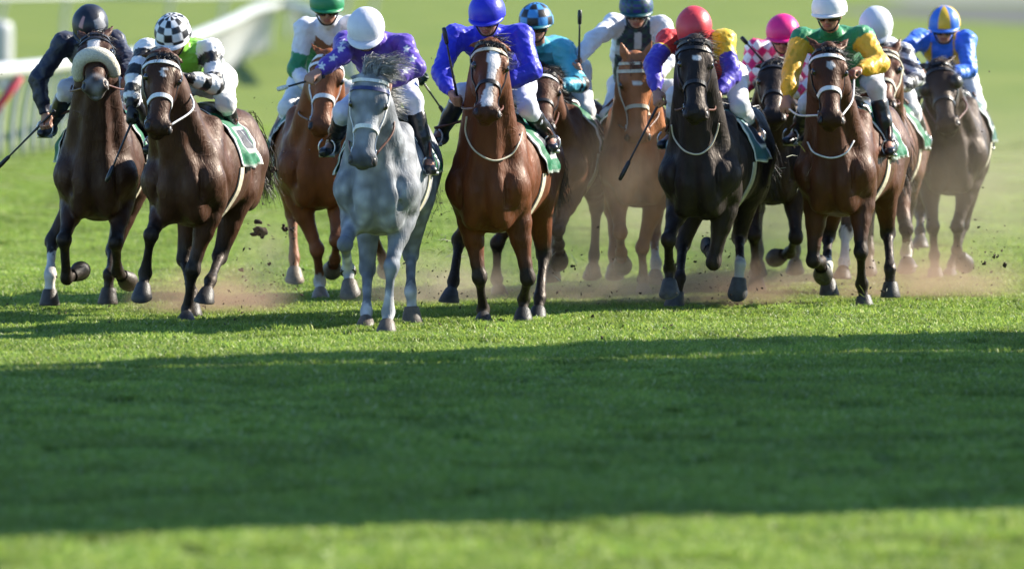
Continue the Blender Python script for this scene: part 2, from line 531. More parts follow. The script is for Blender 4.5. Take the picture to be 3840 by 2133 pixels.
# ------------------------------------------------------------------ grass
def blade_material():
    m, t, p = nmat('grass_blade')
    out = t.nodes['Material Output']
    a = t.nodes.new('ShaderNodeAttribute'); a.attribute_name = 'Col'
    oi = t.nodes.new('ShaderNodeObjectInfo')
    hs = t.nodes.new('ShaderNodeHueSaturation')
    mr = t.nodes.new('ShaderNodeMapRange'); mr.inputs[3].default_value = 0.78; mr.inputs[4].default_value = 1.22
    t.links.new(oi.outputs['Random'], mr.inputs[0]); t.links.new(mr.outputs[0], hs.inputs['Value'])
    t.links.new(a.outputs['Color'], hs.inputs['Color'])
    p.inputs['Roughness'].default_value = 0.45
    p.inputs['Specular IOR Level'].default_value = 0.35
    t.links.new(hs.outputs[0], p.inputs['Base Color'])
    tr = t.nodes.new('ShaderNodeBsdfTranslucent')
    t.links.new(hs.outputs[0], tr.inputs['Color'])
    ms = t.nodes.new('ShaderNodeMixShader'); ms.inputs[0].default_value = 0.5
    t.links.new(p.outputs[0], ms.inputs[1]); t.links.new(tr.outputs[0], ms.inputs[2])
    t.links.new(ms.outputs[0], out.inputs['Surface'])
    return m
M_blade = blade_material()
protos = bpy.data.collections.new('grass_tiles')
def grass_tile(i, size, nb, hmin, hmax, wid):
    r = np.random.default_rng(100 + i)
    px = (r.random(nb) - 0.5) * size; py = (r.random(nb) - 0.5) * size
    # clumpy heights
    cl = 0.5 + 0.5 * np.sin(px * 23 / size * 0.5 + i) * np.sin(py * 19 / size * 0.5 + 2 * i)
    h = (hmin + (hmax - hmin) * (0.55 * r.random(nb) + 0.45 * cl))
    az = r.random(nb) * 6.283; lean = 0.25 + 0.9 * r.random(nb)
    dx = np.cos(az); dy = np.sin(az)
    w = wid * (0.6 + 0.8 * r.random(nb))
    fa = r.random(nb) * 6.283
    wx = np.cos(fa) * w; wy = np.sin(fa) * w
    V = np.zeros((nb, 5, 3))
    V[:, 0] = np.stack([px - wx, py - wy, np.zeros(nb)], 1); V[:, 1] = np.stack([px + wx, py + wy, np.zeros(nb)], 1)
    mx_ = px + dx * h * lean * 0.35; my_ = py + dy * h * lean * 0.35
    V[:, 2] = np.stack([mx_ + wx * .8, my_ + wy * .8, h * .6], 1); V[:, 3] = np.stack([mx_ - wx * .8, my_ - wy * .8, h * .6], 1)
    V[:, 4] = np.stack([px + dx * h * lean, py + dy * h * lean, h * (1 - 0.25 * lean)], 1)
    F = []
    for k in range(nb):
        b = 5 * k
        F.append((b, b + 1, b + 2, b + 3)); F.append((b + 3, b + 2, b + 4))
    base = np.array([0.135, 0.255, 0.042]); dry = np.array([0.55, 0.55, 0.30]); yel = np.array([0.350, 0.430, 0.080])
    u = r.random(nb)
    c = base + (yel - base) * r.random(nb)[:, None]
    c[u > 0.955] = dry; c[u < .06] = np.array([.10, .16, .03])
    C = np.repeat(c, 5, axis=0)
    me = fast_mesh('grass_tile', V.reshape(-1, 3), F, True, C)
    me.materials.append(M_blade)
    o = bpy.data.objects.new('grass_tile', me)
    protos.objects.link(o)
for i in range(4):
    grass_tile(i, 0.5, 950, 0.016, 0.066, 0.0042)

def scatter(name, pts, scl, label):
    me = bpy.data.meshes.new(name)
    me.vertices.add(len(pts))
    me.vertices.foreach_set('co', np.asarray(pts, dtype=np.float32).ravel())
    at = me.attributes.new('rot', 'FLOAT', 'POINT'); at.data.foreach_set('value', (rng.random(len(pts)) * 6.283).astype(np.float32))
    at2 = me.attributes.new('scl', 'FLOAT_VECTOR', 'POINT'); at2.data.foreach_set('vector', np.asarray(scl, dtype=np.float32).ravel())
    at3 = me.attributes.new('pick', 'INT', 'POINT'); at3.data.foreach_set('value', rng.integers(0, 4, len(pts)).astype(np.int32))
    me.materials.append(M_blade)
    o = bpy.data.objects.new(name, me)
    link(o)
    ng = bpy.data.node_groups.new(name, 'GeometryNodeTree')
    ng.interface.new_socket('Geometry', in_out='INPUT', socket_type='NodeSocketGeometry')
    ng.interface.new_socket('Geometry', in_out='OUTPUT', socket_type='NodeSocketGeometry')
    gi = ng.nodes.new('NodeGroupInput'); go = ng.nodes.new('NodeGroupOutput')
    ci = ng.nodes.new('GeometryNodeCollectionInfo'); ci.inputs['Collection'].default_value = protos
    ci.inputs['Separate Children'].default_value = True
    ip = ng.nodes.new('GeometryNodeInstanceOnPoints'); ip.inputs['Pick Instance'].default_value = True
    def na(nm, ty):
        n = ng.nodes.new('GeometryNodeInputNamedAttribute'); n.data_type = ty; n.inputs[0].default_value = nm
        return next(q for q in n.outputs if q.enabled and q.name == 'Attribute')
    cx = ng.nodes.new('ShaderNodeCombineXYZ')
    ng.links.new(na('rot', 'FLOAT'), cx.inputs[2])
    ng.links.new(gi.outputs[0], ip.inputs['Points'])
    ng.links.new(ci.outputs[0], ip.inputs['Instance'])
    ng.links.new(na('pick', 'INT'), ip.inputs['Instance Index'])
    e2r = ng.nodes.new('FunctionNodeEulerToRotation')
    ng.links.new(cx.outputs[0], e2r.inputs[0])
    ng.links.new(e2r.outputs[0], ip.inputs['Rotation'])
    ng.links.new(na('scl', 'FLOAT_VECTOR'), ip.inputs['Scale'])
    ng.links.new(ip.outputs[0], go.inputs[0])
    md = o.modifiers.new('scatter', 'NODES'); md.node_group = ng
    tag(o, label, 'grass', kind='stuff')
    return o
pts, scl = [], []
def tiles(y0, y1, step, s, zs, keep=1.0):
    y = y0
    while y < y1:
        hw = y * 0.0625 + 1.2
        n = int(hw / step) + 1
        for i in range(-n, n + 1):
            x = i * step + rng.normal(0, 0.10)
            yy = y + (rng.random() - .5) * .6
            if abs(x) > hw or rng.random() > keep: continue
            pts.append((x, yy, 0.0))
            k = s * (0.92 + 0.25 * rng.random())
            cl = .5 + .5 * math.sin(x * 2.1 + 1.7 * math.sin(yy * .9)) * math.sin(yy * 1.3 + 1.1 * math.sin(x * 1.7))
            scl.append((k, k, zs * (0.68 + 0.5 * rng.random() + .16 * cl)))
        y += step
tiles(34.0, 72.0, 0.42, 1.0, 1.0)
for _ in range(5200):                      # thinning out with distance, where the picture blurs
    y = 71.0 + 55.0 * rng.random() ** 1.6
    if rng.random() < ((y - 71.0) / 55.0) ** .7: continue
    hw = y * 0.0625 + 1.2
    k = .55 + .5 * rng.random()
    pts.append(((rng.random() * 2 - 1) * hw, y, 0.0)); scl.append((k, k, .55 + .4 * rng.random()))
scatter('turf_grass', pts, scl, 'short mown grass covering the whole track')

# ------------------------------------------------------------------ running rails far behind
def running_rail(path, zrail, rrad, post_step, prad, label, name='running_rail', lean=0.0):
    p = catmull(path, 10)
    base = np.array([p[0][0], p[0][1], 0])
    root = empty(name, base, 0, label, 'rail')
    P = [np.array([q[0], q[1], 0]) - base for q in p]
    g = Geo(); g.tube([q + np.array([0, 0, zrail]) for q in P], rrad, 12)
    g.build('top_rail', M_railwhite, root)
    # posts at even distance
    acc = 0.0; nxt = 0.0
    for i in range(len(P) - 1):
        L = np.linalg.norm(P[i + 1] - P[i])
        while nxt <= acc + L:
            t = (nxt - acc) / L
            q = P[i] + (P[i + 1] - P[i]) * t
            d = unit(P[i + 1] - P[i]); s = np.array([-d[1], d[0], 0]) * lean
            gg = Geo()
            gg.tube(catmull([q + s, q + s * 0.9 + np.array([0, 0, .45 * zrail]), q + s * .55 + np.array([0, 0, .8 * zrail]), q + np.array([0, 0, zrail])], 3), prad, 8)
            gg.build('post', M_railwhite, root)
            nxt += post_step
        acc += L
    return root
def gp(x, y):
    q = px_ground(x, y)
    return (q[0], q[1])
running_rail([gp(-400, 640), gp(0, 603), gp(250, 561), gp(520, 503), gp(700, 411), gp(860, 302), gp(950, 228), gp(1030, 198), gp(1110, 202), gp(1200, 252), gp(1290, 320)],
             1.10, 0.105, 0.95, 0.034, 'white running rail bending away behind the two leftmost horses', lean=0.22)
running_rail([gp(-200, 176), gp(300, 165), gp(800, 160), gp(1500, 130)], 1.2, 0.05, 3.1, 0.055, 'faint white rail farthest back at the top left', lean=0.2)
# white padded post and its red brace at the left edge
q = px_ground(-5, 335)
root = empty('padded_post', (q[0], q[1], 0), 0, 'stout white padded post cut by the left picture edge', 'post')
g = Geo(); g.tube(catmull([(0, 0, 0), (0, 0, 0.5), (0, 0, 0.98), (0, 0, 1.10), (0, 0, 1.19), (0, 0, 1.23)], 3), [0.26] * 7 + [0.26, 0.258, 0.255, 0.25, 0.24, 0.22, 0.18, 0.13, 0.07], 24)
g.build('pad', M_railwhite, root)
g = Geo(); g.tube([(0, 0, 0), (0, 0, 0.06)], 0.31, 20); g.build('foot', M_railwhite, root)
q = px_ground(20, 640)
root = empty('red_brace', (q[0], q[1], 0), 0, 'dark red slanting brace leaning on the white rail at the left edge', 'brace')
g = Geo(); g.tube([(-0.62, 0, 0.0), (-0.06, 0, 0.78), (0.18, 0, 1.10)], 0.05, 10); g.build('bar', M_red, root)
g = Geo(); g.box((-0.62, 0, 0.02), (0.12, 0.12, 0.02)); g.build('foot', M_red, root, smooth=False)

# ------------------------------------------------------------------ unseen stand, added outside the frame to cast the foreground shadow
def shadow_stand():
    s = np.array([math.cos(SUN_AZ), math.sin(SUN_AZ)]); n = np.array([-s[1], s[0]])
    w0, w1 = 37.7, 53.3
    t0 = 36.0
    c = s * t0 + n * (w0 + w1) / 2
    root = empty('shadow_stand', (c[0], c[1], 0), SUN_AZ, 'tall pale block added unseen right of the frame to cast the foreground shadow', 'shadow_stand')
    Mw = simple('stand_wall', (0.42, 0.40, 0.36), 0.8, nscale=0.6, nam=0.12, bump=0.3, bscale=8)
    Mr = simple('stand_roof', (0.22, 0.23, 0.24), 0.5, nscale=1.0, nam=0.1)
    Mg = simple('stand_glass', (0.03, 0.04, 0.05), 0.08, nscale=1.0)
    hw = (w1 - w0) / 2
    g = Geo(); g.box((5, -.8, 9), (5, hw - .8, 9)); g.build('wall', Mw, root, False)
    yb = hw - 1.5                                               # added end wedge, its sloping top shapes the shadow's far edge
    prof = [(yb + .002, 0), (yb + 2.3, 0), (yb + 2.3, 7.0), (yb + 1.9, 8.3), (yb + 1.5, 8.7), (yb + .9, 10.4), (yb + .4, 11.0), (yb + .002, 12.2)]
    n = len(prof)
    V = [(0, y, z) for y, z in prof] + [(9.6, y, z) for y, z in prof]
    F = [tuple(range(n)), tuple(reversed(range(n, 2 * n)))] + [(i, (i + 1) % n, n + (i + 1) % n, n + i) for i in range(n)]
    mobj('shadow_wedge', np.array(V), F, Mw, root, False)
    g = Geo(); g.box((4.5, -1.3, 18.3), (6.5, hw - 1.5, 0.28)); g.build('roof', Mr, root, False)
    for lv in range(4):
        for k in range(4):
            g = Geo(); g.box((-0.02, -hw + 1.7 + k * 3.1, 3.2 + lv * 4.0), (0.04, 1.25, 1.1)); g.build('window', Mg, root, False)
    for (yy, hh, rr) in ((-hw - 0.1, 16.0, 0.35),):
        g = Geo(); g.tube([(2, yy, 0), (2, yy, hh)], rr, 14); g.build('column', Mw, root)
shadow_stand()

# ================================================================== HORSES
def to_world(base, yaw):
    c, s = math.cos(-yaw), math.sin(-yaw)
    Rm = np.array([[c, -s, 0], [s, c, 0], [0, 0, 1.0]])
    return (lambda p: base + Rm @ np.array(p, float)), (lambda w: Rm.T @ (np.array(w, float) - base)), Rm

LEN_FORE = (0.45, 0.31, 0.175)
LEN_HIND = (0.45, 0.40, 0.185)
DEF_LEGS = {  # local default poses (knee/hock, fetlock, toe)
    'fn': [(-.16, .02, .60), (-.16, .12, .33), (-.16, .22, .25)],
    'fp': [(.16, -.05, .62), (.16, .12, .40), (.16, .24, .34)],
    'hn': [(-.15, 1.42, .62), (-.14, 1.25, .28), (-.14, 1.16, .13)],
    'hp': [(.15, 1.50, .66), (.14, 1.45, .28), (.14, 1.36, .14)],
}

def solve_leg(spec, start_w, lens, tl, start_l):
    cur = start_w
    out = []
    for (x, y, sg), L in zip(spec, lens):
        nx = px_bone(x, y, cur, L, sg)
        v = nx - cur
        cur = cur + v * min(1.0, 1.1 * L / (np.linalg.norm(v) + 1e-9))
        out.append(tl(cur))
    return out

def band_on(bvh, pts_dirs, width_dir, half, off, thick=0.006, cyc=False, maxd=2.0):
    """strap that lies on the body: list of (origin, direction) casts; returns verts/faces of a thin solid strap"""
    rows = []
    for o, d in pts_dirs:
        row = []
        for sgn in (-1, 1):
            oo = Vector(o + width_dir * half * sgn)
            hit = bvh.ray_cast(oo, Vector(d), maxd)
            if hit[0] is None:
                row = None
                break
            h = np.array(hit[0])
            row.append(h - np.array(d) * off)
            row.append(h - np.array(d) * (off + thick))
        if row: rows.append(row)
    V = []; F = []
    for r_ in rows:
        V += [r_[0], r_[1], r_[3], r_[2]]
    n = len(rows)
    for i in range(n if cyc else n - 1):
        a = 4 * i; b = 4 * ((i + 1) % n)
        for k in range(4):
            F.append((a + k, a + (k + 1) % 4, b + (k + 1) % 4, b + k))
    if not cyc and n > 1:
        F.append((3, 2, 1, 0)); b = 4 * (n - 1); F.append((b, b + 1, b + 2, b + 3))
    return V, F

def smooth_rows(rows): return rows

def strands(pts_dirs, wid, seed, colf, seg=5):
    """thin tapering hair ribbons; pts_dirs: (root, [control points])"""
    r = np.random.default_rng(seed)
    V = []; F = []; C = []
    for ctrl in pts_dirs:
        c = catmull(ctrl, 3)
        n = len(c); b = len(V)
        side = unit(np.cross(c[-1] - c[0], r.normal(size=3)))
        col = colf(r)
        for i, p in enumerate(c):
            w = wid * (1 - 0.85 * (i / (n - 1)) ** 1.5)
            V += [p - side * w, p + side * w]; C += [col, col]
        for i in range(n - 1):
            F.append((b + 2 * i, b + 2 * i + 1, b + 2 * i + 3, b + 2 * i + 2))
    return np.array(V), F, np.array(C)

def make_horse(S):
    d = 89400.0 / (S['g'] + 238.0)
    yaw = R(S.get('yaw', 5))
    cw = px_depth(S['cx'], S['g'] - 1.05 * FPX / d, d)
    base = np.array([cw[0], d, 0.0])
    tw, tl, Rm = to_world(base, yaw)
    S['tw'], S['tl'], S['base'], S['yaw_r'], S['Rm'] = tw, tl, base, yaw, Rm
    dz = S.get('dz', -0.075)
    root = empty('racehorse', base, -yaw, S['label'], 'horse', 'racehorses galloping towards the camera')
    S['root'] = root
    h = S.get('vox', 0.0150)
    Z = lambda x, y, z: np.array([x, y, z + dz])
    # ---- head and neck joints
    W = Z(0, .45, 1.50)
    poll = tl(px_bone(S['poll'][0], S['poll'][1], tw(W), S.get('neck', .86), -1))
    muz = tl(px_bone(S['muz'][0], S['muz'][1], tw(poll), .635, -1))
    hv = unit(muz - poll)
    lat = np.array([1.0, 0, 0]); lat = Rm.T @ lat
    lat = unit(lat - hv * (lat @ hv))
    nrm = unit(np.cross(lat, hv))
    if nrm[2] - nrm[1] < 0: nrm = -nrm
    tn = R(S.get('turn', 0)); tlt = 0
    # turn: rotate the head's own lateral axis about its length
    lat, nrm = lat * math.cos(tn) + nrm * math.sin(tn), nrm * math.cos(tn) - lat * math.sin(tn)
    KS, KL, KN = 1.06, 1.24 * (1 + .035 * math.sin(S['seed'] * 2.3)), 1.16 * (1 + .03 * math.sin(S['seed'] * 1.7))
    HP = lambda s, l, n: poll + hv * (s * KS) + lat * (l * KL * (1 + .22 * min(1, max(0, (s - .22) / .25)))) + nrm * (n * KN)
    HM = np.array([hv, lat, nrm])
    S['HP'], S['hv'], S['lat'], S['nrm'], S['poll_l'] = HP, hv, lat, nrm, poll
    # ---- legs
    legs = {}
    st = {'fn': Z(-.165, .30, .93), 'fp': Z(.165, .30, .93), 'hn': Z(-.17, 1.14, .99), 'hp': Z(.17, 1.14, .99)}
    for k in ('fn', 'fp', 'hn', 'hp'):
        L = LEN_FORE if k[0] == 'f' else LEN_HIND
        if k in S['legs']:
            legs[k] = [st[k]] + solve_leg(S['legs'][k], tw(st[k]), L, tl, st[k])
        else:
            legs[k] = [st[k]] + [np.array(q) for q in DEF_LEGS[k]]
        for j in range(1, 4):                       # keep feet on or above the turf
            if legs[k][j][2] < (0.012 if j == 3 else 0.08):
                legs[k][j][2] = 0.012 if j == 3 else 0.08
    S['legs_l'] = legs
    allp = np.array([q for v in legs.values() for q in v] + [poll, muz])
    lo = np.minimum(allp.min(0) - .16, [-.42, -.2, .5]); hi = np.maximum(allp.max(0) + .26, [.42, 1.75, 1.75])
    B = SDF(lo, hi, h)
    X = np.array([1.0, 0, 0])
    # ---- trunk
    B.ell(Z(0, .74, 1.175), (.322, .60, .380), .02)
    B.ell(Z(0, .30, 1.14), (.235, .32, .345), .10)
    B.ell(Z(0, 1.10, 1.20), (.255, .42, .285), .10)
    B.ell(Z(0, .45, .90), (.16, .38, .13), .12)
    B.cone(Z(0, .36, 1.47), Z(0, .72, 1.46), .085, .09, .10)
    B.cone(Z(0, .70, 1.42), Z(0, 1.30, 1.45), .11, .14, .10)
    for sx in (-1, 1):
        B.ell(Z(sx * .115, 1.36, 1.33), (.165, .28, .24), .08)
        B.ell(Z(sx * .165, 1.38, 1.13), (.125, .23, .30), .07)
        B.ell(Z(sx * .165, 1.50, 1.10), (.10, .16, .26), .06)
        B.ell(Z(sx * .20, 1.15, 1.36), (.05, .10, .07), .06)
        # shoulder, pectorals, triceps
        B.cone(Z(sx * .14, .40, 1.46), Z(sx * .165, .10, 1.12), .085, .115, .07)
        B.ell(Z(sx * .168, .10, 1.05), (.080, .12, .13), .07)
        B.ell(Z(sx * .212, .36, 1.09), (.062, .17, .17), .06)
        B.ell(Z(sx * .080, .02, 1.05), (.095, .105, .180), .06)
        B.ell(Z(sx * .10, .12, .88), (.085, .14, .10), .05)
    # groove between the pectorals
    B.cone(Z(0, -.100, 1.20), Z(0, -.08, .90), .014, .016, .05, op='sub')
    for sx in (-1, 1):
        B.cone(Z(sx * .160, -.035, 1.22), Z(sx * .165, -.005, .98), .010, .013, .05, op='sub')          # between breast and shoulder
        B.cone(Z(sx * .285, .14, 1.24), Z(sx * .295, .42, .97), .014, .014, .07, op='sub')           # shoulder to upper arm
    # ---- neck
    N1 = HP(.05, 0, -.115)
    N0 = Z(0, .20, 1.285)
    M1 = N1 * .67 + N0 * .33 + np.array([0, .015, .02]); M2 = N1 * .34 + N0 * .66 + np.array([0, .01, .015])
    B.chain([N1, M1, M2, N0], [.118, .150, .190, .245], .06, X, [.90, .86, .84, .84])
    crest0 = HP(.0, 0, -.045)
    B.chain([crest0, M1 + np.array([0, .085, .085]), M2 + np.array([0, .12, .11]), W], [.055, .06, .065, .085], .06)
    thr = HP(.17, 0, -.19)
    for sx in (-1, 1):
        B.cone(thr + lat * sx * .03, Z(sx * .06, .0, 1.17), .042, .062, .05)
        B.cone(HP(.10, sx * .06, -.13), Z(sx * .17, .16, 1.22), .05, .075, .07)
    # ---- head
    KV = np.array([KS, KL, KN])
    def HE(s, l, n, r, k, M=HM, op='add'): B.ell(HP(s, l, n), np.array(r) * KV, k, M, op)
    HE(.13, 0, -.085, (.165, .088, .088), .04)
    B.cone(HP(.10, 0, -.055), HP(.50, 0, -.050), .074, .056, .05, lat, 1.18)
    B.cone(HP(.22, 0, -.155), HP(.50, 0, -.092), .064, .050, .05)
    for sx in (-1, 1):
        HE(.205, sx * .052, -.15, (.125, .042, .092), .035)
        HE(.160, sx * .080, -.032, (.055, .026, .028), .03)                  # brow over the eye
        B.cone(HP(.24, sx * .068, -.085), HP(.37, sx * .056, -.075), .016, .009, .03)   # cheek ridge
    HE(.535, 0, -.062, (.070, .068, .060), .04)
    HE(.565, 0, -.108, (.042, .040, .030), .03)
    for sx in (-1, 1):
        HE(.548, sx * .046, -.040, (.046, .030, .038), .020)
        ax = np.array([unit(hv * .8 + lat * sx * .25 - nrm * .3), unit(lat * sx), nrm])
        B.ell(HP(.556, sx * .060, -.022), (.034, .026, .026), .008, ax, op='sub')
        HE(.186, sx * .098, -.042, (.026, .016, .020), .012, HM, 'sub')     # eye socket
    B.cone(HP(.598, -.03, -.088), HP(.598, .03, -.088), .008, .008, .01, op='sub')
    B.cone(HP(.30, -.075, -.062), HP(.46, -.062, -.062), .012, .012, .03, op='sub')
    B.cone(HP(.30, .075, -.062), HP(.46, .062, -.062), .012, .012, .03, op='sub')
    # ears
    back = S.get('ears', 0.5)
    for sx in (-1, 1):
        eb = HP(.005, sx * .055, -.035)
        ed = unit(-hv * (1 - back) + lat * sx * (.35 + .3 * back) - nrm * back * 1.1 + nrm * .15 * (1 - back))
        B.cone(eb - ed * .02, eb + ed * .07, .030, .032, .02, np.cross(ed, lat), .7)
        B.cone(eb + ed * .07, eb + ed * .165, .031, .006, .012, np.cross(ed, lat), .6)
        B.ell(eb + ed * .085 + nrm * .024 + lat * sx * .004, (.045, .013, .014), .008, np.array([ed, unit(np.cross(ed, nrm)), nrm]), op='sub')
    # ---- legs
    LR = 1.0
    def tapered(a, b, r):                     # list of (t, radius)
        for (t0, r0), (t1, r1) in zip(r[:-1], r[1:]):
            B.cone(a + (b - a) * t0, a + (b - a) * t1, r0 * LR, r1 * LR, .02)
    for k in ('fn', 'fp'):
        sx = -1 if k == 'fn' else 1
        e, kn, fe, to = legs[k]
        sh = Z(sx * .185, .14, 1.08)
        B.cone(sh, e, .115, .10, .07)
        B.cone(e + np.array([0, .05, .02]), e, .06, .075, .05)
        tapered(e, kn, [(0, .100), (.2, .096), (.45, .072), (.78, .048), (1, .047)])
        fd = unit(kn - e); bend = unit(np.cross(np.cross(fd, [0, -1, .2]), fd)) if abs(fd[1]) < .95 else np.array([0, 0, 1.0])
        B.ell(e + (kn - e) * .28 - np.array([0, .03, 0]), (.05, .05, .11), .05)
        B.ell(kn, (.056, .054, .062), .025)
        tapered(kn, fe, [(0, .043), (.18, .034), (.75, .032), (.92, .040), (1, .043)])
        cd = unit(fe - kn)
        bk = unit(np.array([0, 1.0, 0]) - cd * cd[1]) if abs(cd[1]) < .9 else np.array([0, 0, 1.0])
        B.cone(kn + bk * .022 + cd * .03, fe + bk * .02, .018, .020, .02)    # tendon
        B.ell(fe + bk * .014, (.046, .049, .047), .02)
        tapered(fe, to, [(0, .040), (.3, .031), (.52, .040)])
    for k in ('hn', 'hp'):
        sx = -1 if k == 'hn' else 1
        sf, ho, fe, to = legs[k]
        hip = Z(sx * .16, 1.36, 1.22)
        B.cone(hip, sf, .17, .115, .09)
        B.cone(sf + np.array([0, .04, .0]), ho, .115, .05, .06)
        tapered(sf, ho, [(0, .115), (.25, .098), (.5, .072), (.8, .046), (1, .050)])
        gd = unit(ho - sf)
        cd = unit(fe - ho)
        pk = unit(-cd + unit(ho - sf) * .6)                                   # point of hock
        B.cone(ho, ho + unit(gd - cd * .9) * .055, .040, .026, .02)
        B.cone(sf * .45 + ho * .55 + unit(gd - cd * .9) * .045, ho + unit(gd - cd * .9) * .055, .022, .022, .03)
        B.ell(ho, (.056, .062, .066), .02)
        tapered(ho, fe, [(0, .046), (.2, .036), (.78, .033), (.92, .041), (1, .043)])
        tapered(fe, to, [(0, .041), (.3, .032), (.52, .041)])
    # dock of the tail
    B.cone(Z(0, 1.58, 1.42), Z(0, 1.72, 1.42), .05, .035, .05)
    B.wrinkle(.0016, 22, S['seed'], 8)
    B.wrinkle(.0009, 60, S['seed'] + 3, 6)
    V, Q = B.mesh(1)
    # ---- coat colours
    base_c = np.array(S['coat'])
    C = np.repeat(base_c[None], len(V), 0)
    leg_c = S.get('points', (0.012, 0.009, 0.008))
    dark = np.array(S.get('dark', base_c * .45))
    # belly paler / back darker as the coat itself is
    C = mix(C, base_c * .8, sstep(1.35, 1.6, V[:, 2]) * (V[:, 1] > 0))
    sv = (V - poll) @ hv / KS; lv = (V - poll) @ lat / KL; nv = (V - poll) @ nrm / KN
    dh = np.minimum.reduce([seg_param(V, HP(.05, 0, -.06), HP(.57, 0, -.06))[1], seg_param(V, HP(.15, 0, -.15), HP(.55, 0, -.1))[1]])
    ishead = (dh < .165) & (sv > -.02)
    C = mix(C, dark, ishead * sstep(.40, .56, sv) * S.get('muzdark', .85))
    if S.get('face_dark'):
        C = mix(C, dark, ishead * S['face_dark'])
    for k in legs:
        e, kn, fe, to = legs[k]
        t1, d1 = seg_param(V, e, kn); t2, d2 = seg_param(V, kn, fe); t3, d3 = seg_param(V, fe, to)
        m = np.maximum((d2 < .085) * 1.0, (d3 < .085) * 1.0)
        m = np.maximum(m, (d1 < .10) * sstep(.55, 1.0, t1) * (d1 <= np.minimum(d2, d3) + .08))
        C = mix(C, leg_c, m * S.get('pointmix', 1.0))
        sock = S.get('socks', {}).get(k)
        if sock:
            m = np.maximum((d3 < .075) * 1.0 * (d3 < d2 + .01), (d2 < .07) * sstep(1 - sock - .06, 1 - sock + .02, t2 + .07 * np.sin(V[:, 0] * 70 + V[:, 1] * 50 + S['seed']) + .04 * np.sin(V[:, 0] * 160 - V[:, 1] * 130)))
            C = mix(C, S.get('sockc', (.55, .52, .48)), m)
    # face markings
    front = ishead & (nv > -.055)
    mk = S.get('mark')
    if mk == 'blaze':
        cx = .012 * np.sin(sv * 9); wdt = .020 + .020 * np.exp(-((sv - .16) / .06) ** 2) + .014 * np.exp(-((sv - .47) / .07) ** 2)
        m = front & (np.abs(lv - cx) < wdt) & (sv > .075) & (sv < .53)
        C = mix(C, (.66, .63, .62), m * 1.0)
    elif mk in ('star', 'star2'):
        m = front & (((lv - .0) / .024) ** 2 + ((sv - .16) / (.030 if mk == 'star' else .02)) ** 2 < 1)
        C = mix(C, (.62, .6, .6), m * 1.0)
    elif mk == 'snip':
        m = front & ((lv / .03) ** 2 + ((sv - .17) / .016) ** 2 < 1)
        C = mix(C, (.6, .58, .57), m * 1.0)
    elif mk == 'crescent':
        m = front & (((lv) / .026) ** 2 + ((sv - .165) / .035) ** 2 < 1) & ~((((lv - .014) / .02) ** 2 + ((sv - .160) / .022) ** 2) < 1)
        C = mix(C, (.6, .6, .62), m * 1.0)
    elif mk == 'whiteface':
        m = front & (np.abs(lv) < .035) & (sv > .06) & (sv < .3)
        C = mix(C, (.62, .6, .6), m * .9)
    if S.get('greynose'):
        C = mix(C, (.20, .19, .19), ishead * sstep(.44, .52, sv) * (.55 + .45 * np.sin(lv * 60 + 1) * np.sin(sv * 55)))
    nos = np.minimum(np.linalg.norm(V - HP(.556, .060, -.022), axis=1), np.linalg.norm(V - HP(.556, -.060, -.022), axis=1))
    C = mix(C, (.012, .006, .006), sstep(.036, .026, nos))
    for sx in (-1, 1):
        C = mix(C, dark * .5, sstep(.045, .028, np.linalg.norm(V - HP(.186, sx * .088, -.042), axis=1)))
    body = mobj('body', V, Q, S.get('mat', M_coat), root, True, C)
    bvh = BVHTree.FromPolygons([tuple(v) for v in V], [tuple(q) for q in Q])
    S['bvh'] = bvh
    # ---- eyes
    for sx in (-1, 1):
        bm = bmesh.new(); bmesh.ops.create_icosphere(bm, subdivisions=2, radius=.029)
        me = bpy.data.meshes.new('eye'); bm.to_mesh(me); bm.free()
        for p_ in me.polygons: p_.use_smooth = True
        me.materials.append(M_eye)
        o = bpy.data.objects.new('eye', me); o.location = HP(.186, sx * .086, -.040); link(o, root)
    for sx in (-1, 1):
        bm = bmesh.new(); bmesh.ops.create_icosphere(bm, subdivisions=2, radius=1.0)
        me = bpy.data.meshes.new('nostril'); bm.to_mesh(me); bm.free()
        for p_ in me.polygons: p_.use_smooth = True
        me.materials.append(M_eye if False else M_black_strap)
        o = bpy.data.objects.new('nostril', me)
        ax = [unit(hv * .9 + lat * sx * .2 - nrm * .25), None, None]
        zz = unit(nrm * .75 + lat * sx * .6); zz = unit(zz - ax[0] * (zz @ ax[0])); yy = np.cross(zz, ax[0])
        Mx = Matrix(((ax[0][0] * .033, yy[0] * .021, zz[0] * .013, 0), (ax[0][1] * .033, yy[1] * .021, zz[1] * .013, 0), (ax[0][2] * .033, yy[2] * .021, zz[2] * .013, 0), (0, 0, 0, 1)))
        hit = bvh.ray_cast(Vector(HP(.556, sx * .060, -.022) + zz * .15), Vector(-zz), .3)
        loc = np.array(hit[0]) if hit[0] else HP(.556, sx * .05, -.03)
        Mx.translation = Vector(loc + zz * .001)
        o.matrix_local = Mx
        link(o, root)
    # ---- hooves
    hoofc = np.array(S.get('hoof', (.035, .03, .028)))
    for k in legs:
        e, kn, fe, to = legs[k]
        ax = unit(to - fe)
        cor = fe + ax * (.52 * np.linalg.norm(to - fe))
        planted = to[2] < .10
        dn = np.array([0, 0, -1.0]) if planted else unit(ax * .62 + unit(np.cross(np.cross(ax, [0, 1, .3]), ax)) * .72)
        fw = unit(ax - dn * (ax @ dn)) if abs(ax @ dn) < .985 else unit(np.array([0, -1.0, 0]) - dn * dn[1] * -1.0)
        if planted: fw = unit(np.array([fw[0] * .3, -abs(fw[1]) - .3, 0]))
        sd = unit(np.cross(dn, fw))
        Vh = []; Fh = []; Ch = []
        n = 18; HZ = 1.18
        sole_c = to if not planted else np.array([to[0], to[1], max(to[2], .006)])
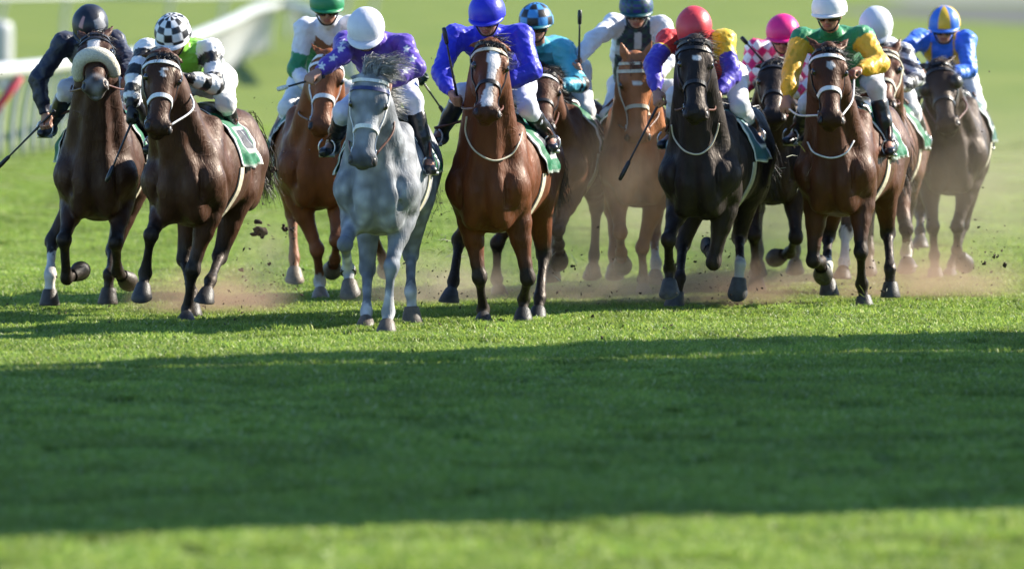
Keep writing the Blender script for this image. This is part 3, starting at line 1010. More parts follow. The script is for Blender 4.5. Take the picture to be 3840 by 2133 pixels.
        for ring, (c0, ra, rb, cc) in enumerate(((cor - ax * .012, .040, .040, .8), (cor, .045, .044, 1.15), (cor * .45 + sole_c * .55 + fw * .008, .055, .058, 1.0), (sole_c + fw * .008, .064, .070, .9), (sole_c + dn * .009 + fw * .008, .063, .069, 3.0), (sole_c + dn * .009 + fw * .008, .045, .05, 3.0), (sole_c - dn * .006 + fw * .008, .03, .034, .6))):
            pd = dn if ring >= 3 else unit(ax * (1 - ring * .25) + dn * ring * .25)
            f2 = unit(fw - pd * (fw @ pd)); s2 = unit(np.cross(pd, f2))
            for j in range(n):
                a = 2 * math.pi * j / n
                heel = 1.0 if math.cos(a) > -.6 else .92
                Vh.append(c0 + s2 * math.sin(a) * ra * HZ + f2 * math.cos(a) * rb * heel * HZ); Ch.append(np.minimum(hoofc * cc, .5))
        for rI in range(6):
            for j in range(n):
                Fh.append((rI * n + j, rI * n + (j + 1) % n, (rI + 1) * n + (j + 1) % n, (rI + 1) * n + j))
        Fh.append(tuple(6 * n + j for j in range(n)))
        mobj('hoof', np.array(Vh), Fh, M_hoof, root, True, np.array(Ch))
    # ---- mane, forelock and tail
    r = np.random.default_rng(S['seed'])
    hc = np.array(S.get('hair', (.015, .011, .010)))
    colf = lambda q: hc * (.6 + .9 * q.random())
    ctr = []
    cl = catmull([crest0 + nrm * .02, M1 + np.array([0, .085, .14]), M2 + np.array([0, .12, .17]), W + np.array([0, -.02, .08])], 12)
    mside = S.get('mane_side', 1); ml = S.get('mane_len', .10)
    for q in cl:
        for _ in range(S.get('mane_n', 24)):
            p0 = q + r.normal(0, .012, 3) - np.array([0, 0, .02])
            L = ml * (.5 + r.random())
            p1 = p0 + np.array([mside * .05 * r.random(), .05 * L / .16, .05]) + r.normal(0, .01, 3)
            p2 = p0 + np.array([mside * (.06 + .4 * L), .9 * L, -.1 * L + .04]) + r.normal(0, .025, 3)
            ctr.append([p0, p1, p2])
    v, f, c = strands(ctr, .0030, S['seed'], colf)
    mobj('mane', v, f, M_hair, root, True, c)
    ctr = []
    fl = S.get('forelock', .12)
    for _ in range(S.get('fore_n', 110)):
        p0 = HP(-.01 + .03 * r.random(), (r.random() - .5) * .07, -.01)
        L = fl * (.5 + r.random())
        if S.get('fore_up'):
            if not S.get('_cl'): S['_cl'] = [(r.normal(.03, .06), r.normal(.08, .08), r.random()) for _q in range(15)]
            c1, c2, q_ = S['_cl'][_ % 15]
            jt = lambda s_: r.normal(0, s_, 3)
            p0 = HP(.0 + .01 * (_ % 3), ((_ % 15) / 14 - .5) * .08, -.01) + jt(.007)
            ctr.append([p0, p0 + np.array([c1 * .5, .02, L * (.35 + .35 * q_)]) + jt(.008), p0 + np.array([c2, .07, L * (.75 - .3 * q_)]) + jt(.012), p0 + np.array([c2 * 1.5 + .03, .12, L * (.65 - .75 * q_)]) + jt(.016)])
        else:
            ctr.append([p0, p0 + nrm * .03 + hv * L * .3 + lat * r.normal(0, .02), p0 + nrm * .015 + hv * L * .85 + lat * r.normal(.01, .035)])
    v, f, c = strands(ctr, .0026, S['seed'] + 1, colf)
    mobj('forelock', v, f, M_hair, root, True, c)
    ctr = []
    for _ in range(420):
        p0 = Z(0, 1.70, 1.42) + r.normal(0, .018, 3)
        L = .55 * (.5 + .6 * r.random())
        sw = S.get('tail', .1)
        p1 = p0 + np.array([sw * .4, L * .6, .02]) + r.normal(0, .03, 3)
        p2 = p0 + np.array([sw, L * 1.0, -.22]) + r.normal(0, .04, 3)
        p3 = p0 + np.array([sw * 1.2, L * 1.2, -.50]) + r.normal(0, .055, 3)
        ctr.append([p0, p1, p2, p3])
    v, f, c = strands(ctr, .0038, S['seed'] + 2, colf)
    mobj('tail', v, f, M_hair, root, True, c)
    # ---- bridle
    bm_ = S.get('bridle', M_black_strap); nb = S.get('noseband', bm_); bb = S.get('browband', bm_)
    head_c = lambda s: HP(s, 0, -.085)
    def ring(s, a0, a1, n, half, mat, name, off=.004, thick=.007, cyc=False, tilt=0.0, par=None):
        cs = []
        for i in range(n + (0 if cyc else 1)):
            a = a0 + (a1 - a0) * i / n
            dirv = lat * math.sin(a) + nrm * math.cos(a)
            o = head_c(s) + hv * (tilt * (1 - math.cos(a)) * .5) + dirv * .21
            cs.append((o, -dirv))
        v_, f_ = band_on(bvh, cs, hv, half, off, thick, cyc, .21)
        if len(v_) > 8: return mobj(name, np.array(v_), f_, mat, par or root, False)
    br = mobj('bridle', *(lambda vf: (np.array(vf[0]), vf[1]))(band_on(bvh, [(head_c(.03) + (lat * math.sin(a) + nrm * math.cos(a)) * .25, -(lat * math.sin(a) + nrm * math.cos(a))) for a in np.linspace(-1.9, 1.9, 20)], hv, .011, .004, .007)), bm_, root, False)
    ring(.33, -2.35, 2.35, 32, S.get('nbw', .014), nb, 'noseband', tilt=.07, par=br)
    ring(.085, -1.75, 1.75, 24, .013, bb, 'browband', tilt=.0, par=br)
    for sx in (-1, 1):
        cs = []
        for i in range(14):
            s = .05 + (.49 - .05) * i / 13
            l0 = sx * .15
            nn = -.105 + .045 * (i / 13) ** 2
            cs.append((HP(s, l0, nn), -lat * sx))
        v_, f_ = band_on(bvh, cs, nrm, .010, .004, .007, maxd=.26)
        if len(v_) > 8: mobj('cheekpiece', np.array(v_), f_, bm_, br, False)
        hit = bvh.ray_cast(Vector(HP(.495, sx * .13, -.085)), Vector(-lat * sx), .22)
        bp = np.array(hit[0]) if hit[0] else HP(.495, sx * .06, -.085)
        S.setdefault('bit', {})[sx] = bp + lat * sx * .012
        gr = Geo()
        cr_ = [bp + lat * sx * .008 + hv * .030 * math.cos(a) + nrm * .030 * math.sin(a) for a in np.linspace(0, 2 * math.pi, 15)]
        gr.tube(cr_, .005, 6, caps=False); gr.build('bit_ring', M_steel, br)
    if S.get('shadow_roll'):
        gr = Geo()
        cs = []
        for a in np.linspace(-2.0, 2.0, 22):
            dirv = lat * math.sin(a) + nrm * math.cos(a)
            hit = bvh.ray_cast(Vector(head_c(.30) + dirv * .22), Vector(-dirv), .24)
            if hit[0]: cs.append(np.array(hit[0]) + dirv * .035)
        rr = [.045 + .012 * math.sin(math.pi * i / (len(cs) - 1)) for i in range(len(cs))]
        gr.tube(cs, rr, 14); gr.build('shadow_roll', M_fleece, br)
    if S.get('hood'):
        for sx in (-1, 1):
            gr = Geo()
            c0 = HP(.18, sx * .10, -.05); ax_ = unit(lat * sx * .8 + nrm * .4 + hv * .2)
            gr.tube([c0 - ax_ * .03, c0, c0 + ax_ * .03, c0 + ax_ * .045], [.062, .062, .052, .02], 16); gr.build('blinker_cup', M_black_strap, br)
    # ---- saddle cloth, draped on the flanks
    gc = np.array(S.get('cloth', (.010, .125, .058)))
    wv = (.72, .74, .72)
    nu, nv_ = 34, 56
    Vc = []; Cc = []; ok = True
    for j in range(nv_ + 1):
        a = -1 + 2 * j / nv_
        ang = a * R(103)
        for i in range(nu + 1):
            u = i / nu
            y = .50 + u * .58
            o = np.array([math.sin(ang) * .9, y + .10 * abs(a) ** 2 , 1.25 + dz + math.cos(ang) * .9])
            dd = unit(np.array([0, y + .10 * abs(a) ** 2, 1.25 + dz]) - o)
            hit = bvh.ray_cast(Vector(o), Vector(dd), 2.0)
            hp = np.array(hit[0]) if hit[0] else np.array([0, y, 1.25])
            lift = .012 + (.10 * max(0, abs(a) - .55) ** 1.2 * (.25 + .75 * u ** 1.2) + abs(a) * (.016 * math.sin(u * 8 + a * 6 + S['seed']) + .010 * math.sin(u * 21 - a * 9 + 2 * S['seed']) + .006 * math.sin(u * 5 + a * 31)))
            lift = max(lift, .006)
            Vc.append(hp - dd * lift + np.array([0, 0, .02 * u * max(0, abs(a) - .6)]))
            edge = (u < .03 or u > .965 or abs(a) > .965)
            col = wv if edge else gc
            ub = (u - .50) / .26; vb = (abs(a) - .66) / .17
            if abs(ub) < 1 and abs(vb) < 1: col = S.get('patch', (.016, .02, .035))
            if not edge and (abs(abs(ub) - 1) < .07 and abs(vb) < 1.1 or abs(abs(vb) - 1) < .07 and abs(ub) < 1.1): col = wv
            if abs(ub + .05) < .07 and abs(vb) < .6: col = wv               # pale strokes of the number
            Cc.append(col)
    Fc = []
    for j in range(nv_):
        for i in range(nu):
            q = j * (nu + 1) + i
            Fc.append((q, q + nu + 1, q + nu + 2, q + 1))
    co = mobj('saddle_cloth', np.array(Vc), np.array(Fc), M_cloth, root, True, np.array(Cc))
    md = co.modifiers.new('thick', 'SOLIDIFY'); md.thickness = .006; md.offset = 1
    # saddle and girth
    B2 = SDF((-.24, .5, 1.3), (.24, 1.1, 1.75), .016)
    B2.cone(Z(0, .60, 1.56), Z(0, .92, 1.55), .07, .075, .04, X, 1.7)
    B2.ell(Z(0, .98, 1.60), (.13, .07, .03), .04)
    for sx in (-1, 1):
        B2.cone(Z(sx * .12, .66, 1.54), Z(sx * .19, .66, 1.44), .04, .03, .04)
    v, q = B2.mesh(1)
    mobj('saddle', v, q, M_boot, root, True, np.repeat(np.array([[.02, .018, .017]]), len(v), 0))
    cc = np.array([0, .60, 1.15 + dz]); gv_ = []; gf_ = []; rows = []
    for a in np.linspace(1.5, 2 * math.pi - 1.5, 26):
        dv = np.array([math.sin(a), 0, math.cos(a)])
        row = []
        for w_ in (-.035, .035):
            hit = bvh.ray_cast(Vector(cc + np.array([0, w_, 0])), Vector(dv), .6)
            if hit[0]: row += [np.array(hit[0]) + dv * .003, np.array(hit[0]) + dv * .012]
        if len(row) == 4: rows.append(row)
    for r_ in rows: gv_ += [r_[0], r_[1], r_[3], r_[2]]
    for q_ in range(len(rows) - 1):
        for k_ in range(4): gf_.append((4 * q_ + k_, 4 * q_ + (k_ + 1) % 4, 4 * q_ + 4 + (k_ + 1) % 4, 4 * q_ + 4 + k_))
    if gf_: mobj('girth', np.array(gv_), gf_, M_cream_strap, root, False)
    # loop of spare rein or neck strap across the chest
    if S.get('loop'):
        pts = []
        for (x, y) in S['loop']:
            hit = bvh.ray_cast(Vector(tl(CAMP)), Vector(Rm.T @ ray(x, y)), 200)
            if hit[0]: pts.append(np.array(hit[0]) + np.array([0, -.022, .004]))
        if len(pts) > 2:
            gr = Geo(); gr.tube(catmull(pts, 6), .0065, 7); gr.build('neck_strap', S.get('loopmat', M_cream_strap), root)
    # breastplate
    cs = [(np.array([math.sin(a) * .9, .20 - math.cos(a) * .9, 1.16 + dz]), np.array([-math.sin(a), math.cos(a), 0])) for a in np.linspace(-1.9, 1.9, 26)]
    if S.get('breast'):
        v_, f_ = band_on(bvh, cs, np.array([0, 0, 1.0]), .018, .004, .008)
        if len(v_) > 8: mobj('breast_girth', np.array(v_), f_, S['breast'], root, False)
    # bandages / boots on lower legs
    for k, mt in S.get('wraps', {}).items():
        e, kn, fe, to = legs[k]
        gr = Geo(); gr.tube([kn * .55 + fe * .45, kn * .3 + fe * .7, kn * .08 + fe * .92], [.047, .050, .052], 16); gr.build('leg_bandage', mt, root)
    for k, mt in S.get('ringboot', {}).items():
        e, kn, fe, to = legs[k]
        gr = Geo(); ax = unit(to - fe)
        gr.tube([fe + ax * .0, fe + ax * .022], [.058, .056], 16); gr.build('fetlock_ring', mt, root)
    return S

# ================================================================== JOCKEYS
def add_hand(B, w, f, g, palm, sc=1.0):
    """closed hand: wrist w, pointing f, gripping along g, fingers curling towards palm"""
    f = unit(f); g = unit(g - f * (g @ f)); p = unit(np.cross(f, g))
    if p @ palm < 0: p = -p
    B.cone(w - f * .03, w + f * .035, .027 * sc, .031 * sc, .012, p, .8)
    B.ell(w + f * .058, (.040 * sc, .042 * sc, .020 * sc), .012, np.array([f, g, p]))
    for i, (o, L) in enumerate(((-.033, .85), (-.012, 1.0), (.010, 1.05), (.031, .95))):
        k0 = w + f * .088 * sc + g * o * sc
        k1 = k0 + (f * .55 + p * .80) * .034 * L * sc
        k2 = k1 + (p * .75 - f * .70) * .026 * L * sc
        k3 = k2 + (-p * .35 - f * .95) * .020 * L * sc
        r_ = .0100 * sc
        B.cone(w + f * .06 + g * o * .9 * sc, k0, r_, r_ * 1.05, .005)
        B.cone(k0, k1, r_ * 1.05, r_ * .98, .004); B.cone(k1, k2, r_ * .98, r_ * .9, .003); B.cone(k2, k3, r_ * .9, r_ * .8, .003)
    t0 = w + f * .030 + g * .034 * sc; t1 = t0 + (f * .6 + g * .35 + p * .5) * .034 * sc; t2 = t1 + (f * .55 - g * .35 + p * .65) * .032 * sc
    B.cone(t0, t1, .0135 * sc, .0115 * sc, .008); B.cone(t1, t2, .0115 * sc, .009 * sc, .004)
    return w + f * .070 + p * .030          # centre of the grip

def make_jockey(J, S):
    tw, tl, base = S['tw'], S['tl'], S['base']
    dz = S.get('dz', -.075) + .05
    O = np.array([0, .80, 1.62 + dz])
    root = empty('person', tw(O), -S['yaw_r'], J['label'], 'jockey', 'jockeys riding in the race')
    Y0 = base[1]
    P = np.array([J.get('px', 0.0), J.get('py', 1.00), J.get('pz', 1.77) + dz])
    sh = {}
    ydep = Y0 + J.get('shy', .44)
    sh[-1] = tl(px_depth(*J['sl'], ydep)); sh[1] = tl(px_depth(*J['sr'], ydep))
    HC = tl(px_depth(*J['helm'], Y0 + J.get('hy', .20)))
    nb = (sh[-1] + sh[1]) / 2 + np.array([0, -.03, .035])
    pit = R(J.get('pitch', 25)); rl = R(J.get('roll', 0)); yw = R(J.get('hyaw', 0))
    f0 = np.array([math.sin(yw) * math.cos(pit), -math.cos(yw) * math.cos(pit), -math.sin(pit)])
    l0 = unit(np.cross(f0, [0, 0, 1.0])) * -1
    if l0[0] < 0: l0 = -l0
    u0 = unit(np.cross(l0, f0))
    if u0[2] < 0: u0 = -u0
    l0, u0 = l0 * math.cos(rl) + u0 * math.sin(rl), u0 * math.cos(rl) - l0 * math.sin(rl)
    HH = lambda a, b, c: HC + f0 * a + l0 * b + u0 * c
    HM = np.array([f0, l0, u0])
    el = {}; ha = {}
    for sx, ek, hk in ((-1, 'el', 'hl'), (1, 'er', 'hr')):
        if ek in J:
            e = J[ek]; el[sx] = tl(px_bone(e[0], e[1], tw(sh[sx]), .30, e[2]))
        else:
            el[sx] = sh[sx] + np.array([sx * .10, -.16, -.22])
        v = el[sx] - sh[sx]; el[sx] = sh[sx] + v * min(1, .32 / np.linalg.norm(v))
        if hk in J:
            e = J[hk]; ha[sx] = tl(px_bone(e[0], e[1], tw(el[sx]), .25, e[2]))
        else:
            ha[sx] = np.array([sx * .09, el[sx][1] - .14, el[sx][2] - .10])
        v = ha[sx] - el[sx]; ha[sx] = el[sx] + v * min(1, .28 / np.linalg.norm(v))
    kn = {}; an = {}; to = {}; hip = {}
    for sx, kk, ak in ((-1, 'kl', 'al'), (1, 'kr', 'ar')):
        hip[sx] = P + np.array([sx * .09, -.02, -.03])
        if kk in J:
            e = J[kk]; kn[sx] = tl(px_bone(e[0], e[1], tw(hip[sx]), .41, e[2]))
        else:
            kn[sx] = np.array([sx * .27, .62, 1.60 + dz])
        kn[sx][0] = sx * max(abs(kn[sx][0]), .20) if kn[sx][0] * sx > 0 else sx * .24
        if ak in J:
            e = J[ak]; an[sx] = tl(px_bone(e[0], e[1], tw(kn[sx]), .40, e[2]))
        else:
            an[sx] = np.array([sx * .345, .86, 1.30 + dz])
        to[sx] = an[sx] + np.array([sx * .045, -.175, -.055])
    # ---------------- the body under the clothes: one skin from head to feet
    allp = np.array([P, HC, *sh.values(), *el.values(), *ha.values(), *kn.values(), *an.values(), *to.values()])
    lo, hi = allp.min(0) - .20, allp.max(0) + .20
    h = .0096
    B = SDF(lo, hi, h)
    B.ell(HH(-.005, 0, -.015), (.098, .078, .108), .02, HM)
    B.ell(HH(.040, 0, -.072), (.058, .058, .072), .02, HM)
    B.ell(HH(.060, 0, -.120), (.034, .038, .028), .02, HM)
    B.cone(HH(.098, 0, -.045), HH(.116, 0, -.078), .010, .0155, .010)
    for sx in (-1, 1):
        B.ell(HH(.060, sx * .040, -.070), (.028, .024, .022), .015, HM)
        B.ell(HH(-.01, sx * .080, -.055), (.020, .009, .030), .008, HM)
        B.ell(HH(.085, sx * .033, -.040), (.016, .018, .012), .008, HM, op='sub')
    B.cone(HH(.098, -.022, -.105), HH(.098, .022, -.105), .0055, .0055, .006, op='sub')
    B.ell(HH(.094, 0, -.113), (.010, .022, .007), .006, HM)
    B.cone(HH(-.02, 0, -.085), nb, .056, .062, .03)
    ch = (sh[-1] + sh[1]) / 2 + np.array([0, .10, -.05])
    B.chain([P, P * .5 + ch * .5, ch], [.115, .10, .115], .05)
    grip = {}
    for sx in (-1, 1):
        B.cone(ch, sh[sx], .08, .055, .04)
        B.cone(sh[sx], el[sx], .048, .036, .02); B.cone(el[sx], ha[sx], .037, .025, .015)
        g = np.array([1.0, 0, 0.15]) if not J.get('whip') or J['whip']['hand'] != sx else unit(tl(px_depth(*J['whip']['a'], Y0 + ha[sx][1] + J['whip'].get('ya', 0))) - tl(px_depth(*J['whip']['b'], Y0 + ha[sx][1] + J['whip'].get('yb', 0))))
        grip[sx] = add_hand(B, ha[sx], ha[sx] - el[sx], np.array(g), np.array([-sx * .6, -.3, -.6]), J.get('hs', 1.08))
        B.cone(P, hip[sx], .11, .10, .04)
        B.cone(hip[sx], kn[sx], .082, .055, .03); B.cone(kn[sx], an[sx], .05, .034, .02); B.cone(an[sx], to[sx], .035, .028, .02)
    V, Q = B.mesh(1)
    sk = np.array(J.get('skin', (.36, .185, .13)))
    C = np.repeat(sk[None], len(V), 0)
    fa = (V - HC) @ f0; la = (V - HC) @ l0; ua = (V - HC) @ u0
    lips = (np.abs(ua + .108) < .012) & (np.abs(la) < .028) & (fa > .07)
    C = mix(C, sk * np.array([.75, .45, .45]), lips * 1.0)
    C = mix(C, sk * .55, ((np.abs(ua + .03) < .008) & (np.abs(np.abs(la) - .033) < .02) & (fa > .06)) * 1.0)
    if J.get('glove'):
        for sx in (-1, 1):
            C = mix(C, J['glove'], (np.linalg.norm(V - ha[sx], axis=1) < .16) * 1.0)
    mobj('body', V - O, Q, M_skin, root, True, C)
    # ---------------- jacket
    lo2 = np.minimum.reduce([P, *sh.values(), *el.values(), *ha.values()]) - .17; hi2 = np.maximum.reduce([P, *sh.values(), *el.values(), *ha.values()]) + .19
    A = SDF(lo2, hi2, .0108)
    mid = P * .5 + ch * .5 + np.array([0, 0, .035])
    A.cone(P + np.array([0, -.03, 0]), mid, .135, .150, .05, np.array([1.0, 0, 0]), 1.12)
    A.cone(mid, ch, .150, .145, .05, np.array([1.0, 0, 0]), 1.22)
    puff = J.get('puff', 1.0)
    for sx in (-1, 1):
        A.cone(ch, sh[sx], .115, .078, .05)
        A.ell(sh[sx] + np.array([0, .03, .0]), (.082, .09, .078), .04)
        A.cone(sh[sx], el[sx], .076 * puff, .062 * puff, .03)
        wr = ha[sx] * .97 + el[sx] * .03
        A.cone(el[sx], el[sx] * .35 + wr * .65, .064 * puff, .056 * puff, .03)
        A.cone(el[sx] * .35 + wr * .65, wr, .054 * puff, .037, .02)
    A.cone(nb, nb * .6 + HH(-.02, 0, -.085) * .4, .080, .066, .03)
    A.wrinkle(.0040, 34, S['seed'] + 40, 8)
    A.wrinkle(.0042, 62, S['seed'] + 41, 5, ridged=True)
    A.wrinkle(.0018, 130, S['seed'] + 42, 5)
    # clean cuffs and neckline
    for sx in (-1, 1):
        d_ = unit(ha[sx] - el[sx])
        A.ell(ha[sx] + d_ * .055, (.055, .055, .055), .004, op='sub')
    A.ell(HH(0, 0, -.05), (.105, .105, .105), .008, op='sub')
    V, Q = A.mesh(1)
    part = np.zeros(len(V), int); bestd = np.full(len(V), 9.0); T = np.zeros(len(V))
    for sx, i in ((-1, 1), (1, 2)):
        t1, d1 = seg_param(V, sh[sx], el[sx]); t2, d2 = seg_param(V, el[sx], ha[sx])
        t = np.where(d1 < d2, t1 * .5, .5 + t2 * .5); dd = np.minimum(d1, d2)
        m = dd < bestd
        bestd = np.where(m, dd, bestd); T = np.where(m, t, T); part = np.where(m, i, part)
    tt, dt = seg_param(V, P, ch)
    part = np.where((dt - .085 < bestd) & ~((T > .12) & (bestd < .085)), 0, part)
    info = dict(V=V, part=part, t=T, w=tt, u=(V[:, 0] - (P[0] * (1 - tt) + ch[0] * tt)), z=V[:, 2] - ch[2], ang=np.arctan2(V[:, 0] - ch[0], V[:, 2] - ch[2]), sh=sh, el=el, ha=ha, ch=ch, nb=nb, P=P)
    C = J['silk'](info)
    mobj('jacket', V - O, Q, M_silk, root, True, C)
    # ---------------- breeches
    lo3 = np.minimum.reduce([P, *hip.values(), *kn.values()]) - .18; hi3 = np.maximum.reduce([P, *hip.values(), *kn.values()]) + .18
    A = SDF(lo3, hi3, .0125)
    A.ell(P + np.array([0, .04, -.03]), (.155, .15, .135), .03)
    for sx in (-1, 1):
        A.cone(P + np.array([sx * .05, .03, -.03]), hip[sx], .125, .112, .04)
        A.cone(hip[sx], kn[sx], .095, .068, .03)
        A.ell(kn[sx], (.068, .068, .068), .03)
        A.cone(kn[sx], kn[sx] * .6 + an[sx] * .4, .066, .056, .03)
    A.wrinkle(.004, 70, S['seed'] + 50, 7)
    V, Q = A.mesh(1)
    bc = np.array(J.get('breech', (.72, .72, .74)))
    mobj('breeches', V - O, Q, M_breech, root, True, np.repeat(bc[None], len(V), 0))
    # ---------------- boots
    for sx in (-1, 1):
        pts_ = np.array([kn[sx], an[sx], to[sx]])
        A = SDF(pts_.min(0) - .12, pts_.max(0) + .12, .012)
        k0 = kn[sx] * .72 + an[sx] * .28
        A.cone(k0, kn[sx] * .4 + an[sx] * .6, .066, .060, .02)
        A.cone(kn[sx] * .4 + an[sx] * .6, an[sx], .060, .043, .02)
        A.cone(an[sx] + np.array([0, .035, -.045]), an[sx], .036, .040, .03)
        A.cone(an[sx] + np.array([0, .02, -.035]), to[sx], .042, .034, .03, np.array([1.0, 0, 0]), 1.15)
        A.wrinkle(.0025, 70, S['seed'] + 60 + sx, 6)
        V, Q = A.mesh(1)
        t, _ = seg_param(V, kn[sx], an[sx])
        C = np.repeat(np.array([J.get('boot', (.014, .014, .018))]), len(V), 0)
        if J.get('boottop'): C = mix(C, J['boottop'], sstep(.48, .44, t))
        mobj('boot', V - O, Q, M_boot, root, True, C)
    # ---------------- helmet
    J['HC'] = HC
    nth, nph = 26, 64
    rr = J.get('hsc', 1.0)
    Vh = []; Ch = []
    for i in range(nth + 1):
        th = (i / nth) * R(102)
        for j in range(nph):
            ph = 2 * math.pi * j / nph
            drop = .0 if math.cos(ph) > 0 else -.03 * (-math.cos(ph)) * max(0, (th - R(70)) / R(32))
            a = math.sin(th) * math.cos(ph) * .143 * rr; b = math.sin(th) * math.sin(ph) * .119 * rr; c = math.cos(th) * .126 * rr + .004 + drop
            k = 1 + .010 * math.sin(ph * 5 + th * 3) * math.sin(th)
            Vh.append(HH(a * k, b * k, c * k) - O); Ch.append(J['hcol'](th, ph, math.cos(ph)))
    Fh = []
    for i in range(nth):
        for j in range(nph):
            Fh.append((i * nph + j, i * nph + (j + 1) % nph, (i + 1) * nph + (j + 1) % nph, (i + 1) * nph + j))
    he = mobj('helmet', np.array(Vh), np.array(Fh), M_helm, root, True, np.array(Ch))
    md = he.modifiers.new('thick', 'SOLIDIFY'); md.thickness = .012; md.offset = -1
    # peak
    Vp = []; Fp = []; n = 22; ext = J.get('peak', .055)
    for i in range(n + 1):
        ph = R(-78) + R(156) * i / n
        e = ext * math.cos(ph * 1.1) ** .8 if abs(ph * 1.1) < math.pi / 2 else 0
        for (q, zz) in ((0.0, -.014), (.5, -.022), (1.0, -.032)):
            a = math.cos(ph) * (.142 * rr + q * e); b = math.sin(ph) * (.120 * rr + q * e * .6)
            Vp.append(HH(a, b, zz) - O)
    for i in range(n):
        for q in range(2):
            a = i * 3 + q
            Fp.append((a, a + 1, a + 4, a + 3))
    pk = mobj('peak', np.array(Vp), np.array(Fp), M_helm, he, True, np.repeat(np.array([J.get('pcol', J['hcol'](1.2, .3, .9))]), len(Vp), 0))
    md = pk.modifiers.new('thick', 'SOLIDIFY'); md.thickness = .007; md.offset = 0
    if J.get('rim'):
        gr = Geo(); gr.tube([HH(math.cos(a) * .145 * rr, math.sin(a) * .121 * rr, -.020) - O for a in np.linspace(-math.pi, math.pi, 40)], .006, 6, caps=False)
        gr.build('rim_band', J['rim'], he)
    if J.get('button', True):
        gr = Geo(); gr.tube([HH(0, 0, .128 * rr) - O, HH(0, 0, .136 * rr) - O, HH(0, 0, .140 * rr) - O], [.014, .012, .004], 10)
        gr.build('button', M_black_strap, he)
    # goggles
    if J.get('goggles', True):
        Vg = []; Fg = []; n = 20
        for i in range(n + 1):
            ph = R(-68) + R(136) * i / n
            for (c, q) in ((-.006, .0), (-.022, .014), (-.058 + .012 * (abs(ph) < R(12)), .013), (-.072 + .020 * (abs(ph) < R(12)), -.002)):
                Vg.append(HH(math.cos(ph) * (.100 + q) + .012, math.sin(ph) * (.088 + q * .6), c) - O)
        for i in range(n):
            for q in range(3):
                a = i * 4 + q
                Fg.append((a, a + 1, a + 5, a + 4))
        gg = mobj('goggles', np.array(Vg), np.array(Fg), M_lens, root, True)
        md = gg.modifiers.new('thick', 'SOLIDIFY'); md.thickness = .006; md.offset = 0
    gr = Geo()
    gr.tube(catmull([HH(.02, -.088, -.02) - O, HH(.035, -.076, -.085) - O, HH(.055, -.040, -.142) - O, HH(.060, 0, -.151) - O, HH(.055, .040, -.142) - O, HH(.035, .076, -.085) - O, HH(.02, .088, -.02) - O], 4), .0065, 6)
    gr.build('chin_strap', M_black_strap, root)
    # ---------------- stirrups and reins belong to the horse's tack
    for sx in (-1, 1):
        gr = Geo()
        c0 = an[sx] * .35 + to[sx] * .65 + np.array([0, 0, -.035])
        loop = [c0 + np.array([math.sin(a) * .058, 0, .05 + .062 * -math.cos(a)]) for a in np.linspace(-2.6, 2.6, 14)]
        gr.tube(loop, .007, 6); gr.tube([c0 + np.array([-.055, 0, -.008]), c0 + np.array([.055, 0, -.008])], .013, 6)
        so = gr.build('stirrup', M_steel, S['root'])
        gr = Geo(); gr.tube(catmull([c0 + np.array([0, 0, .11]), (c0 + np.array([sx * .20, .70, 1.50 + dz])) / 2 + np.array([sx * .04, 0, .05]), np.array([sx * .17, .70, 1.52 + dz])], 5), .010, 6)
        gr.build('stirrup_leather', M_brown_strap, S['root'])
    for sx in (-1, 1):
        hnd = grip[sx]
        if J.get('whip') and J['whip']['hand'] == sx: hnd = np.array([sx * .16, S['bit'][sx][1] + .52, (S['bit'][sx][2] + grip[-sx][2]) / 2])
        b = S['bit'][sx]
        m = (b + hnd) / 2 + np.array([sx * .03, .02, -.03])
        m[0] = sx * max(sx * m[0], .14)
        gr = Geo(); gr.tube(catmull([b, m, hnd], 8), .0075, 7)
        gr.build('rein', S.get('rein', M_brown_strap), S['root'])
    J['grip'] = {k: tw(v) for k, v in grip.items()}
    # ---------------- whip: a thing of its own, held in the hand
    if J.get('whip'):
        Wp = J['whip']
        gw = J['grip'][Wp['hand']]
        a = px_depth(*Wp['a'], gw[1] + Wp.get('ya', 0)); b = px_depth(*Wp['b'], gw[1] + Wp.get('yb', 0))
        # pass through the hand: shift so that the line goes through the grip
        dirv = unit(b - a); L = np.linalg.norm(b - a)
        s_ = np.clip((gw - a) @ dirv, 0.0, L)
        off = gw - (a + dirv * s_)
        a = a + off * .9; b = b + off * (.9 if L < .5 else .5)
        wo = empty('whip', gw, 0, Wp['label'], 'whip', 'riding whips held by the jockeys')
        dirv = unit(b - a); L = np.linalg.norm(b - a)
        gr = Geo(); gr.tube([a + dirv * q * L - gw for q in np.linspace(0, .8, 9)], [.0095, .0095, .0095, .0085, .008, .0075, .007, .007, .0065], 8)
        gr.build('shaft', M_whip, wo)
        gr = Geo(); gr.tube([a + dirv * q * L - gw for q in (.76, .78, .9, .99, 1.0)], [.009, .015, .017, .015, .008], 8)
        gr.build('flap', Wp.get('mat', M_whip), wo)
        gr = Geo(); gr.tube([a - dirv * .012 - gw, a + dirv * .02 - gw], [.013, .013], 8); gr.build('cap', M_whip, wo)
    return J

